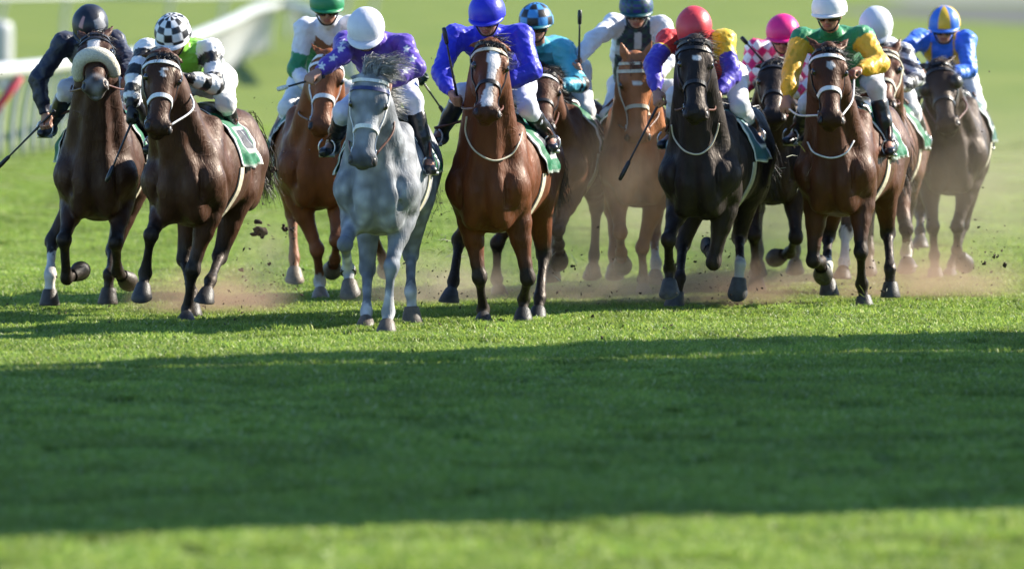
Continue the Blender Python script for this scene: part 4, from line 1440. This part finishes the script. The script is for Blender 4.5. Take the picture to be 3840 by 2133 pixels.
# ------------------------------------------------------------------ racing colours
def col_arr(n, c): return np.repeat(np.array([c], dtype=float), n, 0)
NAVY = (.010, .013, .035); BLK = (.010, .010, .013); WHT = (.74, .74, .76); LIME = (.20, .50, .035); PURP = (.085, .035, .36)
ROYAL = (.018, .022, .55); AQUA = (.055, .36, .50); TEAL = (.012, .13, .17); RED = (.60, .025, .03); YEL = (.78, .52, .02)
PINK = (.68, .015, .16); GREEN = (.012, .20, .075); GOLD = (.70, .40, .015); BLUE = (.03, .16, .72); VIOL = (.055, .035, .40)
def silk_black(I):
    n = len(I['V']); C = col_arr(n, NAVY)
    tor = I['part'] == 0
    C = mix(C, (.20, .19, .21), (tor & (I['V'][:, 1] < I['ch'][1] - .03) & (I['z'] < .02)) * .8)
    C = mix(C, (.05, .07, .16), (tor & (I['z'] > .05)) * 1.0)
    C = mix(C, (.45, .40, .42), (tor & (np.abs(I['u']) < .03) & (I['z'] < .0) & (I['V'][:, 1] < I['ch'][1])) * .5)
    return C
def silk_lime(I):
    C = col_arr(len(I['V']), LIME)
    arm = I['part'] > 0
    band = np.floor(I['t'] * 7.2 + .3).astype(int) % 2
    C = np.where(arm[:, None], np.where(band[:, None] == 0, np.array(WHT), np.array(BLK)), C)
    C = mix(C, BLK, ((I['part'] == 1) & (I['t'] > .88)) * 1.0)
    C = mix(C, WHT, ((I['part'] == 0) & (np.abs(I['u']) > .155)) * .8)
    return C
def silk_chevron(I):
    C = col_arr(len(I['V']), (.70, .70, .78))
    z = I['z'] + .05; v = z - np.abs(I['u']) * .75 + .12
    tor = (I['part'] == 0)
    C = mix(C, GREEN, (tor & (v < 0.02)) * 1.0)
    C = mix(C, (.22, .085, .035), (tor & (np.abs(v - .05) < .035)) * 1.0)
    C = mix(C, GREEN, ((I['part'] > 0) & (I['t'] > .30) & (I['t'] < .62)) * 1.0)
    C = mix(C, (.015, .10, .06), ((I['part'] == 2) & (I['t'] > .25)) * 1.0)
    C = mix(C, WHT, ((I['part'] == 2) & (np.abs((I['t'] * 9) % 1 - .5) < .14) & (I['t'] > .4)) * .8)
    return C
def star_mask(x, y, r):
    a = np.arctan2(x, y); rad = np.hypot(x, y)
    k = np.abs(((a / (2 * math.pi / 5)) % 1) - .5) * 2
    return rad < r * (.42 + .58 * k ** 1.6)
def silk_stars(I):
    C = col_arr(len(I['V']), PURP)
    V = I['V']
    r = np.random.default_rng(3)
    cen = []
    for sx in (-1, 1):
        for t in (.35, .8):
            cen.append(I['sh'][sx] * (1 - t) + I['el'][sx] * t + np.array([0, -.06, .03]))
        for t in (.35, .85):
            cen.append(I['el'][sx] * (1 - t) + I['ha'][sx] * t + np.array([0, -.05, .02]))
    for _ in range(9):
        t = r.random(); cen.append(I['P'] * (1 - t) + I['ch'] * t + np.array([(r.random() - .5) * .36, -.06 * r.random(), .13 * r.random() - .02]))
    for c in cen:
        q = V - c
        m = star_mask(q[:, 0], q[:, 2] + .0, .032) & (np.abs(q[:, 1]) < .09)
        C = mix(C, WHT, m * 1.0)
    return C
def plain(c):
    return lambda I: col_arr(len(I['V']), c)
def silk_aqua(I):
    C = col_arr(len(I['V']), AQUA)
    arm = I['part'] > 0
    C = mix(C, BLK, (arm & (np.abs(I['t'] - .50) < .045)) * 1.0)
    C = mix(C, BLK, (arm & (np.abs(I['t'] - .62) < .02)) * 1.0)
    C = mix(C, TEAL, ((I['part'] == 0) & (I['z'] < .03)) * 1.0)
    C = mix(C, BLK, ((I['part'] == 0) & (np.abs(I['z'] + .05 + I['u'] * .6) < .035)) * 1.0)
    return C
def silk_tartan(I):
    C = col_arr(len(I['V']), (.70, .71, .76))
    tor = (I['part'] == 0) & (np.abs(I['u']) < .16)
    V = I['V']
    tart = np.where(((np.floor(V[:, 0] * 28) + np.floor(V[:, 2] * 28)) % 2 == 0)[:, None], np.array((.008, .015, .045)), np.array((.012, .05, .045)))
    C = np.where(tor[:, None], tart, C)
    C = mix(C, (.5, .5, .52), (tor & (np.abs(I['u']) < .028) & (I['z'] < .0) & (I['z'] > -.13)) * 1.0)
    C = mix(C, (.45, .46, .50), (tor & (np.abs(I['z'] + .20 + I['u'] * .45) < .035)) * 1.0)
    return C
def silk_redpurple(I):
    C = col_arr(len(I['V']), YEL)
    arm = I['part'] > 0
    C = mix(C, VIOL, (arm & (I['t'] > .22)) * 1.0)
    C = mix(C, RED, ((I['part'] == 1) & (I['t'] < .2)) * 1.0)
    C = mix(C, RED, ((I['part'] == 0) & (np.abs(I['u']) < .135) & (I['z'] < .02)) * 1.0)
    C = mix(C, RED, ((I['part'] == 0) & (np.abs(I['u'] - .11) < .025)) * 1.0)
    return C
def silk_diamonds(I):
    V = I['V']
    a = np.floor((V[:, 0] * 1.25 + V[:, 2]) * 10.5) + np.floor((V[:, 0] * 1.25 - V[:, 2]) * 10.5)
    return np.where((a % 2 == 0)[:, None], np.array(WHT), np.array(PINK))
def silk_greengold(I):
    C = col_arr(len(I['V']), GREEN)
    C = mix(C, GOLD, ((I['part'] > 0) & (I['t'] > .08)) * 1.0)
    return C
def silk_stripes(I):
    C = col_arr(len(I['V']), (.55, .56, .60))
    V = I['V']
    C = mix(C, (.03, .03, .05), (np.floor(V[:, 2] * 24 + V[:, 0] * 8) % 2 == 0) * 1.0)
    C = mix(C, BLK, ((I['part'] > 0) & (np.abs(I['t'] - .72) < .06)) * 1.0)
    return C
def silk_braces(I):
    C = col_arr(len(I['V']), BLUE)
    C = mix(C, (.72, .38, .02), ((I['part'] == 0) & (np.abs(np.abs(I['u']) - .115) < .032)) * 1.0)
    return C
# helmets
def hplain(c): return lambda th, ph, fr: c
def hcheck(c0, c1, nt=4.0, npn=10, off=0):
    def f(th, ph, fr):
        a = int(math.floor(th / R(102) * nt + off)); b = int(math.floor((ph + 2 * math.pi + math.pi / npn) / (2 * math.pi) * npn))
        return c0 if (a + b) % 2 == 0 else c1
    return f
def hquarter(c0, c1):
    return lambda th, ph, fr: (c0 if (math.floor((ph + R(22) + 2 * math.pi) / (math.pi / 4)) % 2 == 0) else c1)
def htartan(th, ph, fr):
    a = math.floor(th * 6) % 2; b = math.floor((ph + 7) * 5) % 2
    return ((.012, .018, .16) if a and b else (.010, .07, .075) if a or b else (.008, .02, .055))
def hblack(th, ph, fr):
    if abs(ph - R(330)) < .16 and .5 < th < 1.1: return (.45, .22, .22)
    if abs(ph - R(48)) < .35 and .7 < th < 1.4: return (.22, .22, .24)
    return (.010, .012, .022)

# ================================================================== THE FIELD (measured joint positions in the 3840 px photograph)
BAY = (.105, .029, .009); DBAY = (.060, .026, .016); BLACKB = (.012, .009, .010); CHEST = (.20, .062, .021); BROWN = (.020, .012, .010); LIVER = (.11, .042, .022)
N, F_ = -1, 1
HORSES = [
 dict(seed=11, g=1190, cx=352, yaw=3, label='dark bay horse with a big fleece shadow roll, leftmost in the field',
      coat=(.044, .018, .011), poll=(352, 125), muz=(352, 318), neck=.84, ears=.15, mark='whiteface', greynose=True, shadow_roll=True, noseband=M_brown_strap, bridle=M_black_strap,
      hoof=(.045, .035, .028), socks=dict(hn=.6), tail=.05, turn=6,
      legs=dict(fn=[(240, 900, N), (250, 1045, F_), (296, 1018, F_)], fp=[(436, 910, N), (440, 1020, F_), (478, 1052, F_)],
                hn=[(196, 905, F_), (188, 1035, N), (186, 1140, N)], hp=[(425, 940, F_), (410, 1030, N), (404, 1140, N)])),
 dict(seed=12, g=1218, cx=672, yaw=11, label='dark bay horse with white noseband and browband, pale crescent on its forehead',
      coat=(.054, .020, .010), poll=(622, 195), muz=(598, 492), turn=-14, mark='crescent', bridle=M_black_strap, noseband=M_white_strap, browband=M_white_strap, ears=.8, nbw=.016,
      hair=(.02, .014, .012), rein=M_white_strap, socks={}, tail=.10, mane_side=-1,
      legs=dict(fn=[(566, 882, N), (544, 1026, F_), (532, 1112, N)], fp=[(716, 1036, N), (702, 1165, F_), (697, 1225, N)],
                hn=[(690, 985, F_), (720, 1100, N), (722, 1180, N)], hp=[(824, 962, F_), (788, 1055, N), (766, 1128, N)])),
 dict(seed=13, g=1136, cx=1190, yaw=-3, label='chestnut horse with white noseband, half hidden left of the grey',
      coat=CHEST, points=(.19, .065, .026), dark=(.08, .03, .016), muzdark=.5, poll=(1240, 200), muz=(1203, 492), turn=-10, noseband=M_white_strap, bridle=M_white_strap, ears=.4, hair=(.18, .075, .035), socks=dict(fn=.25),
      nbw=.016, hoof=(.2, .16, .12),
      legs=dict(fn=[(1198, 960, N), (1200, 1060, F_), (1202, 1130, N)], fp=[(1262, 900, N), (1256, 975, F_), (1246, 1010, F_)],
                hp=[(1412, 890, F_), (1440, 975, F_), (1448, 1010, F_)])),
 dict(seed=14, g=1252, cx=1408, yaw=5, label='dappled grey horse with a wind-blown mane and navy browband',
      coat=(.255, .268, .295), mat=M_grey, sockc=(.42, .42, .43), points=(.15, .165, .20), dark=(.035, .035, .045), muzdark=.8, pointmix=.6, poll=(1392, 285), muz=(1358, 625), turn=-2, bridle=M_white_strap, browband=M_blue_strap, noseband=M_white_strap,
      ears=.95, hair=(.26, .255, .25), fore_up=True, forelock=.15, fore_n=620, mane_len=.20, mane_n=34, dz=-.09, hoof=(.10, .08, .065), socks=dict(fn=.6, fp=.35, hn=.15, hp=.15),
      ringboot=dict(fn=M_black_strap), neck=.80,
      legs=dict(fn=[(1294, 915, N), (1306, 1015, F_), (1313, 1100, N)], fp=[(1468, 1000, N), (1455, 1172, N), (1449, 1256, N)],
                hn=[(1378, 1015, F_), (1374, 1175, N), (1371, 1245, N)], hp=[(1540, 955, F_), (1540, 1100, N), (1546, 1205, N)])),
 dict(seed=15, g=1226, cx=1818, yaw=10, label='bright bay horse with a broad white blaze, galloping at the centre',
      coat=BAY, poll=(1848, 152), muz=(1830, 432), turn=-9, mark='blaze', bridle=M_black_strap, browband=M_cream_strap, ears=.75, loop=[(1752, 440), (1748, 500), (1780, 565), (1850, 604), (1915, 585), (1948, 540), (1960, 500)],
      socks={}, hoof=(.03, .028, .028), dz=-.11,
      legs=dict(fn=[(1798, 1040, N), (1812, 1165, F_), (1814, 1228, N)], fp=[(1982, 1055, N), (1962, 1125, F_), (1962, 1205, N)],
                hn=[(1722, 900, F_), (1700, 1060, N), (1684, 1128, N)], hp=[(2040, 955, F_), (2024, 1120, N), (2014, 1206, N)])),
 dict(seed=16, g=1130, cx=2040, yaw=10, label='dark brown horse mostly hidden behind the bright bay, right of it',
      coat=(.085, .030, .014), poll=(2045, 262), muz=(2040, 470), turn=-8, bridle=M_black_strap, browband=M_white_strap, ears=.7, face_dark=.5,
      legs=dict(fn=[(1856, 930, N), (1862, 1050, F_), (1876, 1112, N)], fp=[(2092, 862, N), (2096, 920, F_), (2096, 975, F_)])),
 dict(seed=17, g=1122, cx=2400, yaw=-2, label='chestnut horse with pricked ears running in the dust, behind the black horse',
      coat=(.31, .118, .048), points=(.22, .088, .042), dark=(.15, .06, .03), muzdark=.3, poll=(2388, 222), muz=(2396, 540), turn=-6, mark='snip', bridle=M_cream_strap, browband=M_cream_strap, ears=.0, hair=(.16, .07, .04), socks=dict(hp=.4), hoof=(.16, .13, .11),
      legs=dict(fn=[(2326, 872, N), (2330, 950, F_), (2334, 992, F_)], fp=[(2404, 945, N), (2412, 1050, F_), (2414, 1115, N)],
                hp=[(2452, 880, F_), (2460, 990, N), (2456, 1060, N)])),
 dict(seed=18, g=1184, cx=2612, yaw=12, label='nearly black horse with a small round white star and thin neck strap',
      coat=BLACKB, dark=(.012, .01, .01), poll=(2612, 142), muz=(2614, 440), turn=-8, mark='star2', ears=.85, bridle=M_black_strap, loop=[(2520, 470), (2530, 520), (2570, 568), (2625, 580), (2668, 548), (2690, 500), (2698, 465)], socks=dict(hp=.14),
      hoof=(.05, .05, .055), cloth=(.05, .14, .16),
      legs=dict(fn=[(2506, 900, N), (2510, 1010, F_), (2510, 1096, N)], fp=[(2676, 985, N), (2664, 950, F_), (2660, 925, F_)],
                hn=[(2560, 915, F_), (2548, 1045, N), (2530, 1142, N)], hp=[(2772, 890, F_), (2776, 992, N), (2766, 1100, N)])),
 dict(seed=19, g=1110, cx=2888, yaw=4, label='dark brown horse almost hidden between the black horse and the white-nosebanded bay',
      coat=BROWN, poll=(2905, 225), muz=(2900, 440), ears=.6,
      legs=dict(fn=[(2826, 880, N), (2834, 1000, F_), (2838, 1085, N)], fp=[(2984, 890, N), (2960, 950, F_), (2912, 965, F_)])),
 dict(seed=20, g=1168, cx=3118, yaw=13, label='bay horse with wide white noseband and long star, rightmost of the front runners',
      coat=(.068, .021, .009), poll=(3112, 172), muz=(3122, 462), turn=-8, mark='star', bridle=M_black_strap, noseband=M_white_strap, browband=M_white_strap, rein=M_white_strap, ears=.35, nbw=.016,
      loop=[(2988, 515), (3030, 535), (3055, 575), (3120, 594), (3175, 575), (3205, 530)], loopmat=M_white_strap, socks=dict(fp=.0, hn=.2), hoof=(.05, .045, .04),
      wraps={},
      legs=dict(fn=[(3046, 1030, N), (3075, 985, F_), (3086, 1028, F_)], fp=[(3228, 945, N), (3232, 1068, F_), (3244, 1165, N)],
                hn=[(3104, 885, F_), (3100, 1000, N), (3112, 1112, N)], hp=[(3330, 875, F_), (3338, 1010, N), (3340, 1110, N)])),
 dict(seed=21, g=1104, cx=3268, yaw=8, label='bay horse hidden behind the bay with wide white noseband, one ear pricked',
      coat=(.085, .030, .015), poll=(3318, 185), muz=(3312, 395), ears=.0, turn=6, socks=dict(fn=.95, fp=.5), bridle=M_cream_strap,
      legs=dict(fn=[(3172, 875, N), (3165, 985, N), (3158, 1042, N)], fp=[(3398, 860, N), (3398, 950, F_), (3408, 1010, N)])),
 dict(seed=22, g=1062, cx=3560, yaw=4, label='dusty dark brown horse in blinkers, rightmost in the field',
      coat=(.030, .018, .015), poll=(3508, 232), muz=(3552, 478), turn=14, hood=True, ears=.45, bridle=M_black_strap, cloth=(.03, .10, .08), socks={},
      legs=dict(fn=[(3498, 850, N), (3504, 960, F_), (3508, 1052, N)], fp=[(3590, 850, N), (3588, 940, F_), (3616, 985, F_)],
                hp=[(3600, 900, F_), (3570, 1000, N), (3556, 1056, N)], hn=[(3452, 800, F_), (3450, 870, N), (3450, 925, N)])),
]
for S in HORSES:
    make_horse(S)

JOCKEYS = [
 dict(label='jockey in black and navy silks and black helmet, leftmost rider', helm=(338, 92), hcol=hblack, pitch=38, sl=(240, 165), sr=(430, 160), el=(142, 300, N), hl=(168, 425, N), er=(482, 235, N), hr=(476, 290, N),
      silk=silk_black, kl=(255, 335, N), kr=(440, 345, N), al=(190, 470, F_), breech=(.70, .70, .80),
      whip=dict(hand=-1, a=(178, 395), b=(-30, 625), ya=.0, yb=.1, label='long black whip pointing down left from the black-clad jockey')),
 dict(label='jockey in lime green silks with black and white hooped sleeves and checked helmet', helm=(648, 125), hcol=hcheck(WHT, BLK, 4.6, 12), pitch=30, sl=(548, 190), sr=(788, 190), el=(502, 290, N), hl=(492, 405, N), er=(806, 320, N), hr=(706, 292, N),
      silk=silk_lime, glove=(.012, .012, .014), kr=(812, 385, N), ar=(868, 490, F_), breech=(.74, .73, .72),
      whip=dict(hand=-1, a=(500, 420), b=(395, 680), ya=-.05, yb=-.1, label='black whip held low between the two leftmost horses')),
 dict(label='jockey in white, brown and green silks and green helmet, left of the purple rider', helm=(1226, 14), hcol=hplain(GREEN), rim=M_white_strap, pitch=12, pz=1.66, py=1.10, sl=(1148, 110), sr=(1318, 100), el=(1110, 262, N), hl=(1160, 330, N), er=(1440, 175, F_), hr=(1548, 262, N),
      silk=silk_chevron, kl=(1138, 405, N), al=(1072, 560, F_), glove=(.02, .05, .035), hs=1.2,
      whip=dict(hand=1, a=(1552, 255), b=(1680, 440), ya=0, yb=.05, label='thin dark whip slanting down behind the purple rider')),
 dict(label='jockey in purple silks with white stars and pale lavender helmet on the grey', helm=(1372, 105), hcol=hplain((.66, .66, .74)), pitch=34, peak=.075, sl=(1296, 165), sr=(1512, 170), el=(1282, 208, N), hl=(1196, 268, N), er=(1560, 255, N), hr=(1462, 312, N),
      silk=silk_stars, kr=(1515, 372, N), ar=(1606, 610, F_), kl=(1290, 420, N), al=(1248, 540, F_), breech=(.62, .62, .76),
      whip=dict(hand=-1, a=(1215, 290), b=(1042, 338), ya=0, yb=-.1, mat=M_whip_white, label='whip with white padded end held out left of the grey')),
 dict(label='jockey all in royal blue, helmet and silks alike, on the blazed bay', helm=(1826, 48), hcol=hplain((.018, .022, .50)), rim=M_cream_strap, pitch=20, hsc=1.0, sl=(1705, 140), sr=(1952, 135), el=(1655, 270, N), er=(1995, 265, N),
      hl=(1692, 350, N), silk=plain(ROYAL), kl=(1735, 350, N), al=(1655, 500, F_), kr=(1962, 405, N), ar=(2065, 525, F_), breech=(.66, .66, .78), puff=1.08, boottop=None,
      whip=dict(hand=-1, a=(1694, 372), b=(1652, 105), ya=0, yb=-.05, label='black whip held upright by the royal blue jockey')),
 dict(label='jockey in aqua silks with dark bands and blue and black checked helmet', helm=(2010, 80), hcol=hcheck((.05, .26, .62), BLK, 3.6, 10, .4), pcol=TEAL, pitch=8, sl=(1930, 185), sr=(2108, 190), er=(2176, 315, N), hr=(2098, 325, N), silk=silk_aqua,
      kr=(2125, 420, N), ar=(2178, 560, F_)),
 dict(label='jockey in white sleeves and dark tartan waistcoat silks and tartan helmet, arm stretched out', helm=(2386, 28), hcol=htartan, pitch=13, sl=(2302, 95), sr=(2480, 100), pz=1.64, py=1.12, el=(2222, 150, N), hl=(2172, 225, N), er=(2500, 230, N), hr=(2450, 300, N),
      silk=silk_tartan, kl=(2312, 440, N), al=(2232, 520, F_), boot=(.05, .05, .10),
      whip=dict(hand=-1, a=(2168, 270), b=(2172, 38), ya=0, yb=-.02, label='black whip held upright by the outstretched white sleeve')),
 dict(label='jockey in yellow and red silks with violet sleeves and red helmet on the black horse', helm=(2602, 100), hcol=hplain((.62, .045, .06)), pitch=50, peak=.03, sl=(2505, 150), sr=(2716, 155), el=(2446, 245, N), hl=(2462, 345, N), er=(2748, 285, N), hr=(2690, 345, N),
      silk=silk_redpurple, kr=(2766, 400, N), ar=(2836, 500, F_), breech=(.66, .66, .70), boottop=(.55, .55, .58),
      whip=dict(hand=-1, a=(2470, 365), b=(2318, 672), ya=-.1, yb=-.15, label='long black whip slanting down left of the black horse')),
 dict(label='jockey in pink and white diamond silks and pink helmet', helm=(2936, 122), hcol=hplain((.72, .012, .20)), pitch=14, sl=(2835, 190), sr=(3010, 205), el=(2790, 318, N), hl=(2868, 262, N), silk=silk_diamonds,
      whip=dict(hand=-1, a=(2862, 240), b=(2760, 128), ya=.1, yb=.1, label='black whip slanting up left over the pink and white jockey')),
 dict(label='jockey in green silks with golden yellow sleeves and white helmet', helm=(3110, 35), hcol=hplain(WHT), pitch=10, sl=(3005, 150), sr=(3236, 140), el=(2968, 265, N), hl=(2952, 365, N), er=(3300, 240, N), hr=(3222, 262, N), silk=silk_greengold,
      kl=(3030, 390, N), al=(2990, 500, F_), kr=(3285, 330, N), ar=(3332, 540, F_), breech=(.60, .60, .66), puff=1.1),
 dict(label='jockey in grey and black striped silks and white cap, behind the golden-sleeved rider', helm=(3285, 95), hcol=hplain((.62, .64, .70)), pitch=40, sl=(3215, 190), sr=(3385, 200), er=(3438, 295, N), hr=(3370, 330, N), silk=silk_stripes,
      kr=(3420, 420, N), ar=(3456, 520, F_)),
 dict(label='jockey in blue silks with yellow braces and quartered blue and yellow helmet, rightmost rider', helm=(3540, 88), hcol=hquarter((.62, .40, .03), (.03, .15, .62)), pcol=(.03, .14, .60), pitch=13, sl=(3448, 150), sr=(3622, 155), el=(3382, 195, N), hl=(3440, 265, N), er=(3632, 265, N), hr=(3560, 285, N),
      silk=silk_braces, kr=(3640, 400, N), ar=(3690, 520, F_), boot=(.03, .03, .035)),
]
for J, S in zip(JOCKEYS, HORSES):
    make_jockey(J, S)

# ================================================================== FLYING TURF AND DUST
def clod_mesh(seed, rad):
    r = np.random.default_rng(seed)
    B = SDF([-2.2 * rad] * 3, [2.2 * rad] * 3, rad * .2)
    for _ in range(9):
        B.ell(r.normal(0, .55, 3) * rad, rad * (.25 + .5 * r.random(3)), rad * .12)
    B.wrinkle(rad * .08, 6 / rad, seed, 6)
    V, Q = B.mesh(0)
    me = fast_mesh('turf_clod', V, Q, False)
    me.materials.append(M_soil)
    return me
def clod(x, y, Y, rad, seed, label, group=None):
    o = bpy.data.objects.new('turf_clod', clod_mesh(seed, rad)); o.location = px_depth(x, y, Y)
    o.rotation_euler = (seed, seed * 1.7, seed * .6)
    link(o); tag(o, label, 'turf clod', group)
clod(975, 872, 64.0, .050, 1, 'largest dark clod of turf, flying behind the second horse from the left')
for i, (x, y, rr, lb) in enumerate(((1026, 642, .022, 'small dark clod flying right of the second horse\'s saddle cloth'), (1068, 862, .022, 'small dark clod flying right of the largest clod, the lower left of a pair'),
        (1096, 858, .018, 'small dark clod flying just left of the chestnut\'s foreleg'), (1010, 700, .014, 'tiny clod flying midway between saddle cloth and largest clod'),
        (905, 1010, .014, 'tiny clod beside the hind hoof of the second horse from the left'), (1012, 990, .014, 'tiny clod below the largest flying clod'),
        (2762, 905, .016, 'small clod by the hind hock of the black horse'), (3768, 995, .017, 'small dark clod farthest right in the picture, near the ground'),
        (3730, 960, .015, 'small clod just above the farthest right one'), (2150, 1000, .014, 'tiny clod right of the dark brown horse\'s raised forefoot'),
        (985, 1115, .016, 'small clod just above the turf right of the second horse'), (3690, 985, .014, 'tiny clod left of the pair flying at the far right'))):
    clod(x, y, 63.6 + .3 * (i % 4), rr, 5 + i, lb, 'small clods thrown up by the hooves')
def flying_soil():
    r = np.random.default_rng(5)
    V = []; F = []
    oct_ = np.array([(1, 0, 0), (-1, 0, 0), (0, 1, 0), (0, -1, 0), (0, 0, 1), (0, 0, -1)], float)
    of = [(0, 2, 4), (2, 1, 4), (1, 3, 4), (3, 0, 4), (2, 0, 5), (1, 2, 5), (3, 1, 5), (0, 3, 5)]
    spots = [(990, 830, 80, 150, 64, 130), (960, 1060, 90, 60, 63.5, 60), (760, 1120, 120, 50, 62.5, 60), (1640, 800, 60, 110, 64, 60), (1560, 1060, 120, 60, 63, 60), (2110, 1010, 70, 70, 64.5, 50),
             (2630, 1040, 140, 80, 64, 170), (2720, 880, 60, 60, 65, 40), (2920, 700, 60, 120, 65, 50), (3200, 1080, 150, 70, 64.5, 80), (3690, 960, 60, 50, 66, 60), (3500, 1000, 150, 90, 66, 80),
             (1920, 400, 1500, 330, 66, 160), (3700, 600, 120, 200, 66, 30), (1900, 1130, 1500, 60, 63, 140)]
    for (x, y, sx, sy, Y, n) in spots:
        for _ in range(n):
            c = px_depth(x + r.normal() * sx, y + r.normal() * sy, Y + r.normal() * .5)
            if c[2] < .03: c[2] = .03 + .1 * r.random()
            a = .0025 + .009 * r.random() ** 3
            b = len(V)
            M = np.linalg.qr(r.normal(size=(3, 3)))[0]
            V += [c + M @ (q * a * np.array([1.6, .8, .7]) * (.7 + .6 * r.random())) for q in oct_]
            F += [tuple(b + k for k in f) for f in of]
    for _ in range(420):                                        # crumbs that have fallen on the turf
        a = .004 + .016 * r.random() ** 3
        c = np.array([r.normal(0, 2.2), 58.5 + 9 * r.random(), .02 + .02 * r.random()])
        b = len(V); M = np.linalg.qr(r.normal(size=(3, 3)))[0]
        V += [c + M @ (q * a * np.array([1.4, .9, .7]) * (.7 + .6 * r.random())) for q in oct_]
        F += [tuple(b + k for k in f) for f in of]
    o = mobj('flying_soil', np.array(V), F, M_soil, None, False)
    tag(o, 'fine crumbs of soil and turf thrown up around the hooves', 'soil', kind='stuff')
flying_soil()
def blades_in_air():
    r = np.random.default_rng(9)
    V = []; F = []; C = []
    for (x, y, sx, sy, n) in ((1650, 780, 40, 90, 26), (1700, 930, 60, 30, 16), (2090, 1000, 60, 40, 12), (1005, 1025, 20, 8, 4), (3240, 1130, 60, 40, 12), (2960, 640, 60, 60, 8)):
        for _ in range(n):
            c = px_depth(x + r.normal() * sx, y + r.normal() * sy, 63.5 + r.normal() * .6)
            d_ = unit(r.normal(size=3) * np.array([1, .3, .6])) * (.02 + .05 * r.random()); w = unit(r.normal(size=3)) * .0025
            b = len(V)
            V += [c - d_ - w, c - d_ + w, c + w + np.array([0, 0, .01]), c - w + np.array([0, 0, .01]), c + d_ * 1.1]
            F += [(b, b + 1, b + 2, b + 3), (b + 3, b + 2, b + 4)]
            col = (.10, .13, .03) if r.random() < .8 else (.5, .5, .4)
            C += [col] * 5
    o = mobj('flying_grass', np.array(V), F, M_blade, None, False, np.array(C))
    tag(o, 'torn blades of grass flying between the horses', 'grass', kind='stuff')
blades_in_air()

def dust_material(i, dens, col, nsc=3.0):
    m = bpy.data.materials.new('dust_%d' % i); m.use_nodes = True
    t = m.node_tree; t.nodes.clear()
    out = t.nodes.new('ShaderNodeOutputMaterial')
    pv = t.nodes.new('ShaderNodeVolumePrincipled'); pv.inputs['Color'].default_value = (*col, 1); pv.inputs['Anisotropy'].default_value = .35
    tc = t.nodes.new('ShaderNodeTexCoord')
    ln = t.nodes.new('ShaderNodeVectorMath'); ln.operation = 'LENGTH'
    t.links.new(tc.outputs['Object'], ln.inputs[0])
    fall = t.nodes.new('ShaderNodeMapRange'); fall.interpolation_type = 'SMOOTHSTEP'
    fall.inputs[1].default_value = .2; fall.inputs[2].default_value = .98; fall.inputs[3].default_value = 1; fall.inputs[4].default_value = 0
    t.links.new(ln.outputs['Value'], fall.inputs[0])
    n = t.nodes.new('ShaderNodeTexNoise'); n.inputs['Scale'].default_value = nsc; n.inputs['Detail'].default_value = 3
    t.links.new(tc.outputs['Object'], n.inputs['Vector'])
    mr = t.nodes.new('ShaderNodeMapRange'); mr.inputs[1].default_value = .32; mr.inputs[2].default_value = .68; mr.inputs[3].default_value = .1; mr.inputs[4].default_value = 1.7
    t.links.new(n.outputs[0], mr.inputs[0])
    mu = t.nodes.new('ShaderNodeMath'); mu.operation = 'MULTIPLY'; t.links.new(fall.outputs[0], mu.inputs[0]); t.links.new(mr.outputs[0], mu.inputs[1])
    mu2 = t.nodes.new('ShaderNodeMath'); mu2.operation = 'MULTIPLY'; t.links.new(mu.outputs[0], mu2.inputs[0]); mu2.inputs[1].default_value = dens
    t.links.new(mu2.outputs[0], pv.inputs['Density'])
    t.links.new(pv.outputs[0], out.inputs['Volume'])
    return m
def dust(i, x, y, Y, r, dens, col, label):
    bm = bmesh.new(); bmesh.ops.create_icosphere(bm, subdivisions=3, radius=1.0)
    me = bpy.data.meshes.new('dust_cloud'); bm.to_mesh(me); bm.free()
    me.materials.append(dust_material(i, dens, col))
    o = bpy.data.objects.new('dust_cloud', me); o.location = px_depth(x, y, Y); o.scale = r
    link(o); tag(o, label, 'dust', kind='stuff')
RD = (.56, .40, .30); BG = (.66, .55, .42)
dust(0, 790, 1140, 63.0, (.75, 1.0, .38), 1.3, RD, 'reddish dust puff at the feet of the second horse from the left')
dust(1, 1000, 1000, 64.2, (.34, .7, .55), .5, BG, 'thin dusty haze right of the second horse from the left')
dust(2, 1640, 1090, 64.5, (.80, 1.0, .40), .9, BG, 'dust between the grey and the blazed bay')
dust(3, 2330, 1120, 64.6, (1.0, 1.0, .38), 1.05, BG, 'low dust under the chestnut behind the black horse')
dust(4, 2720, 1120, 64.6, (.75, 1.0, .45), 1.6, RD, 'reddish dust puff at the hind feet of the black horse')
dust(5, 3420, 1080, 65.6, (1.2, 1.2, .46), .9, RD, 'reddish low dust behind the bay with the wide white noseband')
dust(6, 3500, 800, 66.6, (1.25, 1.0, 1.2), .15, BG, 'pale dusty air round the rightmost horse')
dust(7, 2330, 800, 64.6, (.75, .7, .95), .26, BG, 'pale dusty air over the chestnut behind the black horse')
dust(9, 1980, 930, 66.5, (.9, 1.0, .8), .40, BG, 'brownish haze behind the blazed bay and the dark horse right of it')
dust(10, 2850, 900, 67.5, (1.1, 1.0, .85), .50, BG, 'brownish haze round the legs of the hidden dark brown horse')
dust(8, 3000, 700, 78.0, (3.8, 6.0, 1.7), .075, BG, 'wide pale dust veil hanging behind the right half of the field')
